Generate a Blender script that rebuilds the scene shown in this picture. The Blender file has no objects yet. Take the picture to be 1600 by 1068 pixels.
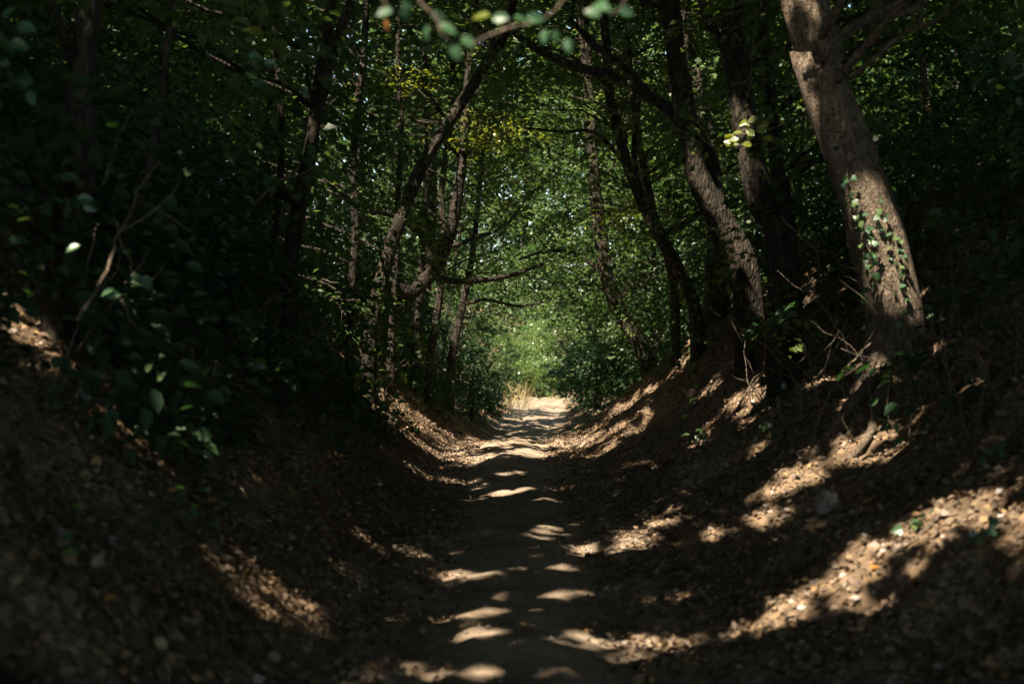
import bpy, math
import numpy as np
from mathutils import Vector

rng = np.random.default_rng(11)
C = bpy.context.scene.collection
scene = bpy.context.scene

# ------------------------------------------------------------------ camera, sky, sun, exposure
EYE = 1.6
cam_d = bpy.data.cameras.new('camera')
cam = bpy.data.objects.new('camera', cam_d)
C.objects.link(cam)
cam.location = (0, 0, EYE)
cam.rotation_euler = (math.radians(90 - 0.36), 0, 0)
cam_d.lens = 50.0
cam_d.sensor_width = 36.0
cam_d.clip_start = 0.05
cam_d.clip_end = 1000
cam_d.dof.use_dof = True
cam_d.dof.focus_distance = 21.0
cam_d.dof.aperture_fstop = 2.0
scene.camera = cam

SUN_EL = math.radians(55)
SUN_H = np.array([-0.60, -0.80])                      # the sun stands behind the left shoulder
L = np.array([SUN_H[0] * math.cos(SUN_EL), SUN_H[1] * math.cos(SUN_EL), math.sin(SUN_EL)])
world = bpy.data.worlds.new('World')
scene.world = world
world.use_nodes = True
wn = world.node_tree
wn.nodes.clear()
sky = wn.nodes.new('ShaderNodeTexSky')
sky.sky_type = 'NISHITA'
sky.sun_disc = False
sky.sun_elevation = SUN_EL
sky.sun_rotation = math.atan2(L[0], L[1])
bg = wn.nodes.new('ShaderNodeBackground')
bg.inputs['Strength'].default_value = 0.14
wo = wn.nodes.new('ShaderNodeOutputWorld')
wn.links.new(sky.outputs[0], bg.inputs[0])
wn.links.new(bg.outputs[0], wo.inputs[0])

sun_d = bpy.data.lights.new('sun', 'SUN')
sun_d.energy = 5.0
sun_d.angle = math.radians(0.5)
sun_d.color = (1.0, 0.86, 0.67)
sun = bpy.data.objects.new('sun', sun_d)
C.objects.link(sun)
sun.rotation_euler = Vector(L).to_track_quat('Z', 'Y').to_euler()

scene.view_settings.view_transform = 'Standard'
scene.view_settings.look = 'None'
scene.view_settings.exposure = 1.72
scene.view_settings.gamma = 1.0
scene.render.engine = 'CYCLES'
cy = scene.cycles
cy.use_denoising = True
cy.max_bounces = 6
cy.diffuse_bounces = 4
cy.glossy_bounces = 2
cy.transmission_bounces = 4
cy.sample_clamp_indirect = 4.0

# ------------------------------------------------------------------ numeric helpers
FP, CX, HY = 2222.0, 800.0, 520.0


def nrm(a):
    return a / np.maximum(np.linalg.norm(a, axis=-1, keepdims=True), 1e-9)


def hash2(ix, iy, seed):
    h = (ix.astype(np.int64) * 374761393 + iy.astype(np.int64) * 668265263 + seed * 982451653) & 0x7fffffff
    h = ((h ^ (h >> 13)) * 1274126177) & 0x7fffffff
    h = (h ^ (h >> 16)) & 0xffff
    return h / 65535.0


def vnoise(x, y, seed=0):
    ix, iy = np.floor(x), np.floor(y)
    fx, fy = x - ix, y - iy
    fx, fy = fx * fx * (3 - 2 * fx), fy * fy * (3 - 2 * fy)
    a, b = hash2(ix, iy, seed), hash2(ix + 1, iy, seed)
    c, d = hash2(ix, iy + 1, seed), hash2(ix + 1, iy + 1, seed)
    return (a + (b - a) * fx) * (1 - fy) + (c + (d - c) * fx) * fy - 0.5


def fbm(x, y, seed=0, octv=3):
    s, a = 0, 1.0
    for i in range(octv):
        s = s + a * vnoise(x * 2 ** i, y * 2 ** i, seed + i * 17)
        a *= 0.5
    return s


def smooth_curve(ks, vs, width=2.0):
    g = np.arange(-60, 200, 0.25)
    v = np.interp(g, ks, vs)
    n = int(width / 0.25) * 2 + 1
    k = np.hanning(n + 2)[1:-1]
    k /= k.sum()
    v = np.convolve(np.pad(v, n // 2, mode='edge'), k, mode='valid')
    return lambda y: np.interp(y, g, v)


path_x = smooth_curve([-60, 0, 6.5, 14, 20, 30, 42, 52, 60, 66, 80, 130],
                      [0.1, 0.08, 0.06, 0.0, 0.0, 0.15, 0.45, 0.92, 1.25, 2.5, 7.5, 20], 4)
path_z = smooth_curve([-60, 0, 12, 20, 24, 30, 38, 45, 52, 60, 66, 80, 130],
                      [0, 0, 0, -.10, -.20, -.75, -1.25, -1.36, -1.32, -1.2, -1.15, -1.0, 0], 3)
k_right = smooth_curve([-60, 5, 10, 16, 22, 34, 46, 60, 130], [.8, .8, .9, 1.35, 1.6, 1.3, .6, .4, .4], 4)
k_left = smooth_curve([-60, 8, 14, 22, 34, 46, 60, 130], [1.15, 1.1, 1.0, 1.2, 1.1, .6, .4, .4], 4)
HW = 0.95


def H(x, y):
    x = np.asarray(x, float)
    y = np.asarray(y, float)
    u = x - path_x(y)
    wob = 0.12 * fbm(y * 0.35, x * 0 + 3.3, 5)
    tr = np.maximum(u - HW - wob, 0)
    tl = np.maximum(-u - HW - wob, 0)
    zr = k_right(y) * (0.28 * tr + 0.09 * tr ** 2)
    zl = k_left(y) * (0.55 * tl + 0.12 * tl ** 2)
    zr = 3.3 * np.tanh(zr / 3.3) + 0.08 * tr
    zl = 3.3 * np.tanh(zl / 3.3) + 0.08 * tl
    bank = np.clip((tr + tl) / 0.7, 0, 1)
    z = path_z(y) + zr + zl
    ledge = fbm(z * 2.6 + y * .25, y * .5 + x * .2, 37)
    z = z + bank * (0.34 * fbm(x * 0.5, y * 0.5, 21) + 0.24 * fbm(x * 1.6, y * 1.3, 31) + 0.14 * ledge + 0.08 * fbm(x * 5, y * 5, 41) + .03 * fbm(x * 13, y * 13, 43, 2))
    onp = 1 - bank
    z = z + onp * (0.08 * fbm(x * 0.8, y * 0.45, 51) + 0.055 * fbm(x * 2.4, y * 1.9, 61) + 0.034 * fbm(x * 8, y * 8, 71))
    crest = np.exp(-((y - 23) / 3.0) ** 2) * onp
    z = z + crest * (0.20 * fbm(x * 1.3, y * 1.0, 81))
    z = z - onp * 0.05 * (np.exp(-((u - .5) / .17) ** 2) + np.exp(-((u + .5) / .17) ** 2))
    return z


def at(px, py, d):
    """point at distance d in front of the camera seen at photo pixel (px, py)"""
    return np.array([(px - CX) / FP * d, d, EYE - (py - HY) / FP * d])


YS = np.concatenate([np.arange(2, 30, 0.04), np.arange(30, 120, 0.15)])


def hit(px, py):
    """the ground point seen at a photo pixel"""
    p = np.stack([(px - CX) / FP * YS, YS, EYE - (py - HY) / FP * YS], 1)
    below = p[:, 2] < H(p[:, 0], p[:, 1])
    i = int(np.argmax(below)) if below.any() else len(YS) - 1
    q = p[i].copy()
    q[2] = float(H(q[0], q[1]))
    return q


# ------------------------------------------------------------------ materials
def mat(name):
    m = bpy.data.materials.new(name)
    m.use_nodes = True
    nt = m.node_tree
    nt.nodes.clear()
    out = nt.nodes.new('ShaderNodeOutputMaterial')
    return m, nt, out


def ramp(nt, stops):
    r = nt.nodes.new('ShaderNodeValToRGB')
    e = r.color_ramp.elements
    while len(e) < len(stops):
        e.new(0.5)
    for el, (p, c) in zip(e, stops):
        el.position = p
        el.color = (*c, 1)
    return r


def leaf_mat(name, stops, trans, gloss=0.05, rough=0.35, tmix=0.42):
    m, nt, out = mat(name)
    N, K = nt.nodes.new, nt.links.new
    a = N('ShaderNodeAttribute')
    a.attribute_name = 'rnd'
    r = ramp(nt, stops)
    K(a.outputs['Fac'], r.inputs[0])
    df = N('ShaderNodeBsdfDiffuse')
    K(r.outputs[0], df.inputs[0])
    tr = N('ShaderNodeBsdfTranslucent')
    mul = N('ShaderNodeMixRGB')
    mul.blend_type = 'MULTIPLY'
    mul.inputs[0].default_value = 1
    mul.inputs[2].default_value = (*trans, 1)
    K(r.outputs[0], mul.inputs[1])
    K(mul.outputs[0], tr.inputs[0])
    mx = N('ShaderNodeMixShader')
    mx.inputs[0].default_value = tmix
    K(df.outputs[0], mx.inputs[1])
    K(tr.outputs[0], mx.inputs[2])
    if gloss > 0:
        gl = N('ShaderNodeBsdfGlossy')
        gl.inputs['Roughness'].default_value = rough
        gl.inputs['Color'].default_value = (1, 1, 1, 1)
        mg = N('ShaderNodeMixShader')
        mg.inputs[0].default_value = gloss
        K(mx.outputs[0], mg.inputs[1])
        K(gl.outputs[0], mg.inputs[2])
        K(mg.outputs[0], out.inputs[0])
    else:
        K(mx.outputs[0], out.inputs[0])
    return m


M_LEAF = leaf_mat('woodland_leaf', [(0, (.036, .072, .030)), (.55, (.070, .120, .040)), (.85, (.105, .155, .040)), (1, (.17, .19, .035))], (1.5, 1.7, .8), .03, .5)
M_CANOPY = leaf_mat('canopy_leaf', [(0, (.030, .060, .020)), (.7, (.060, .100, .026)), (1, (.12, .15, .03))], (1.3, 1.5, .7), 0.02, .5, .35)
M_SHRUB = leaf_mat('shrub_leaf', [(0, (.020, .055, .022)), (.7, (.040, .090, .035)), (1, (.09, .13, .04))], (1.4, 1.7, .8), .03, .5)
M_CLEAR = leaf_mat('sunlit_clearing_leaf', [(0, (.06, .12, .045)), (.6, (.12, .19, .065)), (1, (.21, .24, .08))], (1.3, 1.5, .7), 0.03)  # lit copy of the leaf colours: the clearing's sunlight is put into the green
M_YELLOW = leaf_mat('yellow_lit_leaf', [(0, (.12, .16, .02)), (1, (.24, .25, .03))], (1.5, 1.5, .5), 0.05)  # yellow glow of sunlit sprays put into the leaf colour
M_IVY = leaf_mat('ivy_leaf', [(0, (.03, .09, .045)), (.7, (.06, .14, .06)), (1, (.16, .22, .06))], (1.2, 1.5, .8), 0.04, .4, .3)
M_LITTER = leaf_mat('dead_leaf', [(0, (.075, .052, .036)), (.35, (.16, .115, .08)), (.7, (.28, .21, .15)), (.9, (.36, .22, .095)), (1, (.42, .34, .15))], (1, .8, .5), 0.04, .45, .15)
M_ORANGE = leaf_mat('orange_dead_leaf', [(0, (.42, .17, .05)), (1, (.50, .26, .06))], (1.2, .9, .5), 0.03, .45, .3)
M_GRASS = leaf_mat('dry_grass', [(0, (.16, .17, .07)), (.5, (.34, .29, .15)), (1, (.48, .40, .22))], (1, 1, .6), 0.03, .4, .3)


def ground_mat(name, dark, mid, pale, leafy):
    m, nt, out = mat(name)
    N, K = nt.nodes.new, nt.links.new
    tc = N('ShaderNodeTexCoord')
    n1 = N('ShaderNodeTexNoise')
    n1.inputs['Scale'].default_value = 2.2
    n1.inputs['Detail'].default_value = 8
    n1.inputs['Roughness'].default_value = .65
    K(tc.outputs['Object'], n1.inputs['Vector'])
    n2 = N('ShaderNodeTexNoise')
    n2.inputs['Scale'].default_value = 34
    n2.inputs['Detail'].default_value = 5
    K(tc.outputs['Object'], n2.inputs['Vector'])
    v = N('ShaderNodeTexVoronoi')
    v.inputs['Scale'].default_value = 22
    K(tc.outputs['Object'], v.inputs['Vector'])
    r = ramp(nt, [(.30, dark), (.50, mid), (.72, pale)])
    mm = N('ShaderNodeMath')
    mm.operation = 'MULTIPLY_ADD'
    K(n2.outputs[0], mm.inputs[0])
    mm.inputs[1].default_value = .45
    K(n1.outputs[0], mm.inputs[2])
    sub = N('ShaderNodeMath')
    sub.operation = 'SUBTRACT'
    K(mm.outputs[0], sub.inputs[0])
    sub.inputs[1].default_value = .22
    K(sub.outputs[0], r.inputs[0])
    col = r.outputs[0]
    rl = ramp(nt, [(0, (.040, .028, .018)), (.45, (.16, .112, .072)), (.8, (.30, .21, .13)), (1, (.40, .27, .13))])
    K(v.outputs['Color'], rl.inputs[0])
    mx = N('ShaderNodeMixRGB')
    mx.inputs[0].default_value = leafy
    K(col, mx.inputs[1])
    K(rl.outputs[0], mx.inputs[2])
    b = N('ShaderNodeBump')
    b.inputs['Strength'].default_value = 1
    b.inputs['Distance'].default_value = .035
    va = N('ShaderNodeMath')
    va.operation = 'MULTIPLY_ADD'
    K(v.outputs['Distance'], va.inputs[0])
    va.inputs[1].default_value = 1.2 * leafy
    K(mm.outputs[0], va.inputs[2])
    K(va.outputs[0], b.inputs['Height'])
    p = N('ShaderNodeBsdfPrincipled')
    p.inputs['Roughness'].default_value = .95
    p.inputs['Specular IOR Level'].default_value = .15
    K(mx.outputs[0], p.inputs['Base Color'])
    K(b.outputs[0], p.inputs['Normal'])
    K(p.outputs[0], out.inputs[0])
    return m


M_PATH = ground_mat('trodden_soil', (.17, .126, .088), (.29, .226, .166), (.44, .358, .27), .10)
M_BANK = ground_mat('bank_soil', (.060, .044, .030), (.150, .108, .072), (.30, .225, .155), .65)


def bark_mat(name, dark, mid, pale, sc=9.0, zs=.28, vb=1.2):
    m, nt, out = mat(name)
    N, K = nt.nodes.new, nt.links.new
    tc = N('ShaderNodeTexCoord')
    mp = N('ShaderNodeMapping')
    mp.inputs['Scale'].default_value = (sc, sc, sc * zs)
    K(tc.outputs['Object'], mp.inputs[0])
    n = N('ShaderNodeTexNoise')
    n.inputs['Scale'].default_value = 1.6
    n.inputs['Detail'].default_value = 7
    n.inputs['Roughness'].default_value = .7
    n.inputs['Distortion'].default_value = .6
    K(mp.outputs[0], n.inputs['Vector'])
    v = N('ShaderNodeTexVoronoi')
    v.feature = 'DISTANCE_TO_EDGE'
    v.inputs['Scale'].default_value = 2.6
    K(mp.outputs[0], v.inputs['Vector'])
    r = ramp(nt, [(.34, dark), (.5, mid), (.66, pale)])
    nf = N('ShaderNodeTexNoise')
    nf.inputs['Scale'].default_value = 6
    nf.inputs['Detail'].default_value = 4
    K(mp.outputs[0], nf.inputs['Vector'])
    mf = N('ShaderNodeMath')
    mf.operation = 'MULTIPLY_ADD'
    K(nf.outputs[0], mf.inputs[0])
    mf.inputs[1].default_value = .5
    K(n.outputs[0], mf.inputs[2])
    ms = N('ShaderNodeMath')
    ms.operation = 'SUBTRACT'
    K(mf.outputs[0], ms.inputs[0])
    ms.inputs[1].default_value = .25
    K(ms.outputs[0], r.inputs[0])
    h = N('ShaderNodeMath')
    h.operation = 'MULTIPLY_ADD'
    K(v.outputs['Distance'], h.inputs[0])
    h.inputs[1].default_value = vb
    K(mf.outputs[0], h.inputs[2])
    b = N('ShaderNodeBump')
    b.inputs['Strength'].default_value = 1
    b.inputs['Distance'].default_value = .05
    K(h.outputs[0], b.inputs['Height'])
    p = N('ShaderNodeBsdfPrincipled')
    p.inputs['Roughness'].default_value = .9
    p.inputs['Specular IOR Level'].default_value = .2
    K(r.outputs[0], p.inputs['Base Color'])
    K(b.outputs[0], p.inputs['Normal'])
    K(p.outputs[0], out.inputs[0])
    return m


M_BARK = bark_mat('dark_bark', (.018, .016, .012), (.042, .035, .027), (.090, .074, .058))
M_PALE = bark_mat('pale_flaking_bark', (.065, .050, .036), (.18, .140, .104), (.34, .27, .205), 15, .5, .35)
M_TWIG = bark_mat('dead_wood', (.12, .092, .066), (.24, .19, .14), (.38, .31, .235), 25)
M_STONE = ground_mat('stone', (.13, .115, .095), (.20, .18, .15), (.28, .25, .21), 0)


# ------------------------------------------------------------------ mesh helpers
def mesh_from(name, co, faces_idx, loop_tot, rnd=None, smooth=False):
    me = bpy.data.meshes.new(name)
    nv, nl, nf = len(co), len(faces_idx), len(loop_tot)
    me.vertices.add(nv)
    me.vertices.foreach_set('co', np.ascontiguousarray(co, np.float32).ravel())
    me.loops.add(nl)
    me.loops.foreach_set('vertex_index', np.ascontiguousarray(faces_idx, np.int32))
    me.polygons.add(nf)
    st = np.concatenate([[0], np.cumsum(loop_tot)[:-1]]).astype(np.int32)
    me.polygons.foreach_set('loop_start', st)
    me.polygons.foreach_set('loop_total', np.ascontiguousarray(loop_tot, np.int32))
    if smooth:
        me.polygons.foreach_set('use_smooth', np.ones(nf, bool))
    if rnd is not None:
        at_ = me.attributes.new('rnd', 'FLOAT', 'FACE')
        at_.data.foreach_set('value', np.ascontiguousarray(rnd, np.float32))
    me.update(calc_edges=True)
    return me


def link(name, me, m, parent=None, origin=None):
    if m is not None and not len(me.materials):
        me.materials.append(m)
    o = bpy.data.objects.new(name, me)
    C.objects.link(o)
    if parent is not None:
        o.parent = parent
    elif origin is not None:
        o.location = origin
    return o


def thing(name, label, cat, loc, group=None):
    o = bpy.data.objects.new(name, None)
    o.empty_display_size = .2
    C.objects.link(o)
    o.location = [float(v) for v in loc]
    tag(o, label, cat, group)
    return o


def tag(o, label, cat, group=None):
    o['label'] = label
    o['category'] = cat
    if group:
        o['group'] = group


def leaf_mesh(name, P, D, Nn, Ln, Wd, rnd, origin=(0, 0, 0), fine=False):
    """leaves as folded blades: one quad each, or two (fine) for those near enough to show an outline"""
    S = nrm(np.cross(Nn, D))
    P = P - np.asarray(origin)
    Ln, Wd = Ln[:, None], Wd[:, None]
    n = len(P)
    if not fine:
        v = np.stack([P, P + D * Ln * .42 + S * Wd * .5 + Nn * Wd * .16, P + D * Ln - Nn * Ln * .10,
                      P + D * Ln * .42 - S * Wd * .5 + Nn * Wd * .16], 1).reshape(-1, 3)
        idx = np.arange(n * 4)
        return mesh_from(name, v, idx, np.full(n, 4), rnd)
    v = np.stack([P, P + D * Ln * .25 + S * Wd * .42 + Nn * Wd * .14, P + D * Ln * .62 + S * Wd * .42 + Nn * Wd * .12,
                  P + D * Ln - Nn * Ln * .14,
                  P + D * Ln * .62 - S * Wd * .42 + Nn * Wd * .12, P + D * Ln * .25 - S * Wd * .42 + Nn * Wd * .14], 1).reshape(-1, 3)
    b = (np.arange(n) * 6)[:, None]
    idx = np.concatenate([b + np.array([[0, 1, 2, 3]]), b + np.array([[0, 3, 4, 5]])], 1).ravel()
    return mesh_from(name, v, idx, np.full(n * 2, 4), np.repeat(rnd, 2))


def resample(pts, radii, step):
    pts = np.asarray(pts, float)
    radii = np.asarray(radii, float)
    n = len(pts)
    if n > 2:
        P = np.vstack([2 * pts[0] - pts[1], pts, 2 * pts[-1] - pts[-2]])
        out, ro = [], []
        for i in range(n - 1):
            p0, p1, p2, p3 = P[i:i + 4]
            k = max(1, int(np.linalg.norm(p2 - p1) / step))
            t = np.arange(k)[:, None] / k
            out.append(.5 * ((2 * p1) + (-p0 + p2) * t + (2 * p0 - 5 * p1 + 4 * p2 - p3) * t ** 2 + (-p0 + 3 * p1 - 3 * p2 + p3) * t ** 3))
            ro.append(radii[i] + (radii[i + 1] - radii[i]) * t[:, 0])
        return np.vstack(out + [pts[-1:]]), np.concatenate(ro + [radii[-1:]])
    k = max(1, int(np.linalg.norm(pts[1] - pts[0]) / step))
    t = np.arange(k + 1) / k
    return pts[0] + (pts[1] - pts[0]) * t[:, None], radii[0] + (radii[1] - radii[0]) * t


class Tubes:
    def __init__(self):
        self.v, self.f, self.t, self.n = [], [], [], 0

    def add(self, pts, radii, sides=8, step=.25, rough=0.0, wob=0.0, seed=0):
        p, r = resample(pts, radii, step)
        if wob:
            g = np.random.default_rng(seed)
            w = g.normal(0, wob, p.shape)
            w[0] = 0
            p = p + w
        tan = nrm(np.gradient(p, axis=0))
        ref = np.array([0, 1., 0.13]) if abs(tan[len(tan) // 2, 1]) < .8 else np.array([1., 0, .11])
        a = nrm(np.cross(tan, ref))
        b = np.cross(tan, a)
        th = np.linspace(0, 2 * math.pi, sides, endpoint=False)
        rr = np.repeat(r[:, None], sides, 1)
        if rough:
            s = np.arange(len(p))[:, None] * step
            rr = rr * (1 + rough * (fbm(np.cos(th)[None] * 1.6 + seed + s * .35, np.sin(th)[None] * 1.6 + s * .5, 3 + seed) * 1.6
                                    + .5 * fbm(np.cos(th)[None] * 5 + seed, np.sin(th)[None] * 5 + s * 1.1, 9 + seed)))
        v = p[:, None] + rr[..., None] * (np.cos(th)[None, :, None] * a[:, None] + np.sin(th)[None, :, None] * b[:, None])
        m = len(p)
        i = np.arange(m - 1)[:, None] * sides
        j = np.arange(sides)[None]
        j2 = (j + 1) % sides
        q = np.stack([i + j, i + j2, i + sides + j2, i + sides + j], -1).reshape(-1, 4) + self.n
        self.v.append(v.reshape(-1, 3))
        self.f.append(q.ravel())
        self.t.append(np.full(len(q), 4))
        caps = np.concatenate([np.arange(sides)[::-1], (m - 1) * sides + np.arange(sides)]) + self.n
        self.f.append(caps)
        self.t.append(np.array([sides, sides]))
        self.n += m * sides

    def mesh(self, name, origin=(0, 0, 0)):
        return mesh_from(name, np.vstack(self.v) - np.asarray(origin), np.concatenate(self.f), np.concatenate(self.t), smooth=True)


# ------------------------------------------------------------------ the ground: trodden path between two banks
us = np.concatenate([np.arange(-45, -14, 1.5), np.arange(-14, -5, .3), np.arange(-5, -1.2, .09), np.arange(-1.2, 1.2, .05),
                     np.arange(1.2, 5, .09), np.arange(5, 14, .3), np.arange(14, 46, 1.5)])
ysg = np.concatenate([np.arange(-30, 4, 1.0), np.arange(4, 16, .07), np.arange(16, 30, .11), np.arange(30, 50, .25), np.arange(50, 150, 1.3)])
U, Yg = np.meshgrid(us, ysg)
Xg = U + path_x(Yg)
Zg = H(Xg, Yg)
co = np.stack([Xg, Yg, Zg], -1).reshape(-1, 3)
nu = len(us)
ii, jj = np.meshgrid(np.arange(len(ysg) - 1), np.arange(nu - 1), indexing='ij')
a0 = ii * nu + jj
quads = np.stack([a0, a0 + 1, a0 + nu + 1, a0 + nu], -1).reshape(-1, 4)
uc = (.5 * (us[:-1] + us[1:]))[None].repeat(len(ysg) - 1, 0).ravel()
yc = ysg[:-1][:, None].repeat(nu - 1, 1).ravel()
edge = HW + .10 + .5 * fbm(yc * .8, uc * 1.2, 91)
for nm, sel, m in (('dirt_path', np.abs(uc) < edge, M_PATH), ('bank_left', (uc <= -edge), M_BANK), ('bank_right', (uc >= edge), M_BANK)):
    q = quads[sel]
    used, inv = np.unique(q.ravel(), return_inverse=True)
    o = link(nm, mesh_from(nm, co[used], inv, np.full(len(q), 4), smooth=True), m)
    o['kind'] = 'structure'

# ------------------------------------------------------------------ where the sun gets through
# each entry: a ground point or a thing that stands in a shaft of sun; leaves on the way up to the sun are left out
SPOTS = []            # (target, radius, start distance)


def lit_line(pix, r, jit=.6, skip=.08, step=.09):
    w = np.array([hit(*p) for p in pix])
    for a, b in zip(w[:-1], w[1:]):
        n = max(1, int(np.linalg.norm(b - a) / step))
        for k in range(n):
            if rng.random() < skip:
                continue
            p = a + (b - a) * (k + rng.random()) / n + np.array([0, rng.normal(0, .045 + .004 * a[1]), 0])
            SPOTS.append((p, r * (1 + jit * (rng.random() * 2 - 1)), .06, 0))


def lit_point(p, r, s0=.1, solid=0):
    SPOTS.append((np.asarray(p, float), r, s0, solid))


# trodden path
lit_line([(700, 718), (750, 700), (800, 692), (860, 692), (910, 688)], .30, skip=0)
lit_line([(735, 702), (800, 684), (880, 684)], .26, skip=0)
lit_line([(690, 735), (730, 728)], .10)
lit_line([(730, 722), (800, 708), (890, 704)], .22, skip=0)
lit_line([(720, 712), (660, 690), (600, 640)], .2, skip=0)
lit_line([(890, 715), (950, 700), (1010, 665)], .16, skip=0)
lit_line([(715, 778), (800, 772), (880, 760)], .09, skip=0)
lit_line([(700, 748), (760, 742), (830, 738)], .06)
lit_line([(840, 790), (880, 782)], .06)
lit_line([(835, 835), (870, 822), (915, 815)], .07, skip=0)
lit_line([(895, 864), (945, 858)], .09, skip=0)
lit_line([(690, 908), (745, 896), (795, 888)], .09, skip=0)
lit_line([(820, 903), (905, 890)], .07, skip=0)
lit_line([(690, 970), (765, 962)], .10, skip=0)
lit_line([(720, 988), (780, 992)], .05)
lit_line([(830, 990), (880, 1000), (945, 998)], .09)
lit_line([(960, 1008), (1060, 998)], .08, skip=0)
lit_line([(760, 935), (860, 925), (960, 915)], .03)
lit_line([(690, 1058), (780, 1052)], .09, skip=0)
lit_line([(870, 1030), (970, 1028)], .05)
lit_line([(600, 862), (690, 872)], .05)
lit_line([(660, 890), (690, 878)], .05)
lit_line([(560, 1062), (630, 1045)], .08)
lit_line([(800, 655), (870, 650)], .3)
# right bank
lit_line([(1040, 1016), (1110, 1012), (1180, 985), (1240, 950), (1320, 905), (1420, 845), (1500, 800), (1600, 745)], .085, skip=.05)
lit_line([(1120, 1010), (1180, 1000), (1240, 962), (1350, 912), (1450, 862), (1530, 820), (1600, 785)], .06, skip=.1)
lit_line([(1380, 822), (1450, 800)], .04)
lit_line([(1520, 745), (1600, 700)], .03, skip=.3)
lit_line([(1100, 1062), (1200, 1060)], .08)
lit_line([(945, 850), (985, 835), (1030, 815), (1080, 778), (1100, 760)], .07)
lit_line([(960, 862), (1050, 850), (1130, 830), (1200, 795), (1270, 745), (1310, 715)], .10)
lit_line([(985, 835), (1090, 815), (1180, 780)], .05, skip=.3)
lit_line([(1200, 760), (1290, 700), (1340, 670)], .05, skip=.4)
lit_line([(1300, 712), (1350, 685), (1420, 655), (1530, 595)], .06, skip=.2)
lit_line([(885, 705), (930, 690), (980, 668), (1020, 630)], .13)
lit_line([(880, 690), (930, 672), (985, 630), (1060, 575), (1090, 545)], .12, skip=.2)
lit_line([(1060, 530), (1095, 500), (1135, 465)], .13)
lit_line([(1090, 622), (1125, 600)], .12)
lit_line([(1125, 645), (1180, 620), (1225, 595)], .16, skip=0)
lit_line([(1165, 655), (1200, 640)], .10)
lit_line([(1245, 490), (1285, 455)], .09)
lit_line([(1345, 570), (1360, 545)], .06)
lit_line([(970, 735), (1060, 690)], .07, skip=.4)
lit_line([(1030, 730), (1080, 700), (1130, 655)], .05, skip=.4)
lit_line([(1060, 640), (1110, 590), (1150, 545)], .05, skip=.5)
# left bank
lit_line([(292, 872), (340, 905), (385, 945), (460, 990)], .03, skip=.1)
lit_line([(470, 1030), (520, 1050)], .0, skip=.4)
lit_line([(0, 465), (55, 520), (100, 568), (145, 608)], .13, skip=0)
lit_line([(140, 640), (170, 660), (220, 700)], .045, skip=.3)
lit_line([(556, 602), (600, 628), (650, 658), (715, 690)], .2)
lit_line([(590, 640), (660, 690), (720, 714)], .10, skip=.3)
lit_line([(450, 470), (480, 500)], .05)
lit_line([(535, 560), (560, 575)], .08)
lit_line([(600, 560), (640, 590)], .05, skip=.3)
lit_line([(500, 690), (560, 740)], .04, skip=.6)
lit_line([(1180, 550), (1215, 547), (1260, 543)], .10)
lit_line([(1118, 655), (1098, 680), (1094, 705)], .06)
lit_line([(1160, 688), (1220, 692)], .07)
lit_line([(1285, 420), (1262, 480)], .07)
lit_line([(1560, 715), (1598, 692)], .07)
# the open end of the lane
for k in range(46):
    lit_point((rng.uniform(-3.5, 6), rng.uniform(49, 68), rng.uniform(-1, 5)), rng.uniform(.7, 1.7), .5)
lit_point((1.0, 57, -.9), 3.6, .2)
lit_point((1.2, 63, .6), 3.4, .6)
lit_point((.5, 68, 3.5), 3.2, .6)
lit_point((.8, 67, 7.0), 2.6, .4)
lit_point((1.5, 70, 5.0), 2.8, .4)

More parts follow.
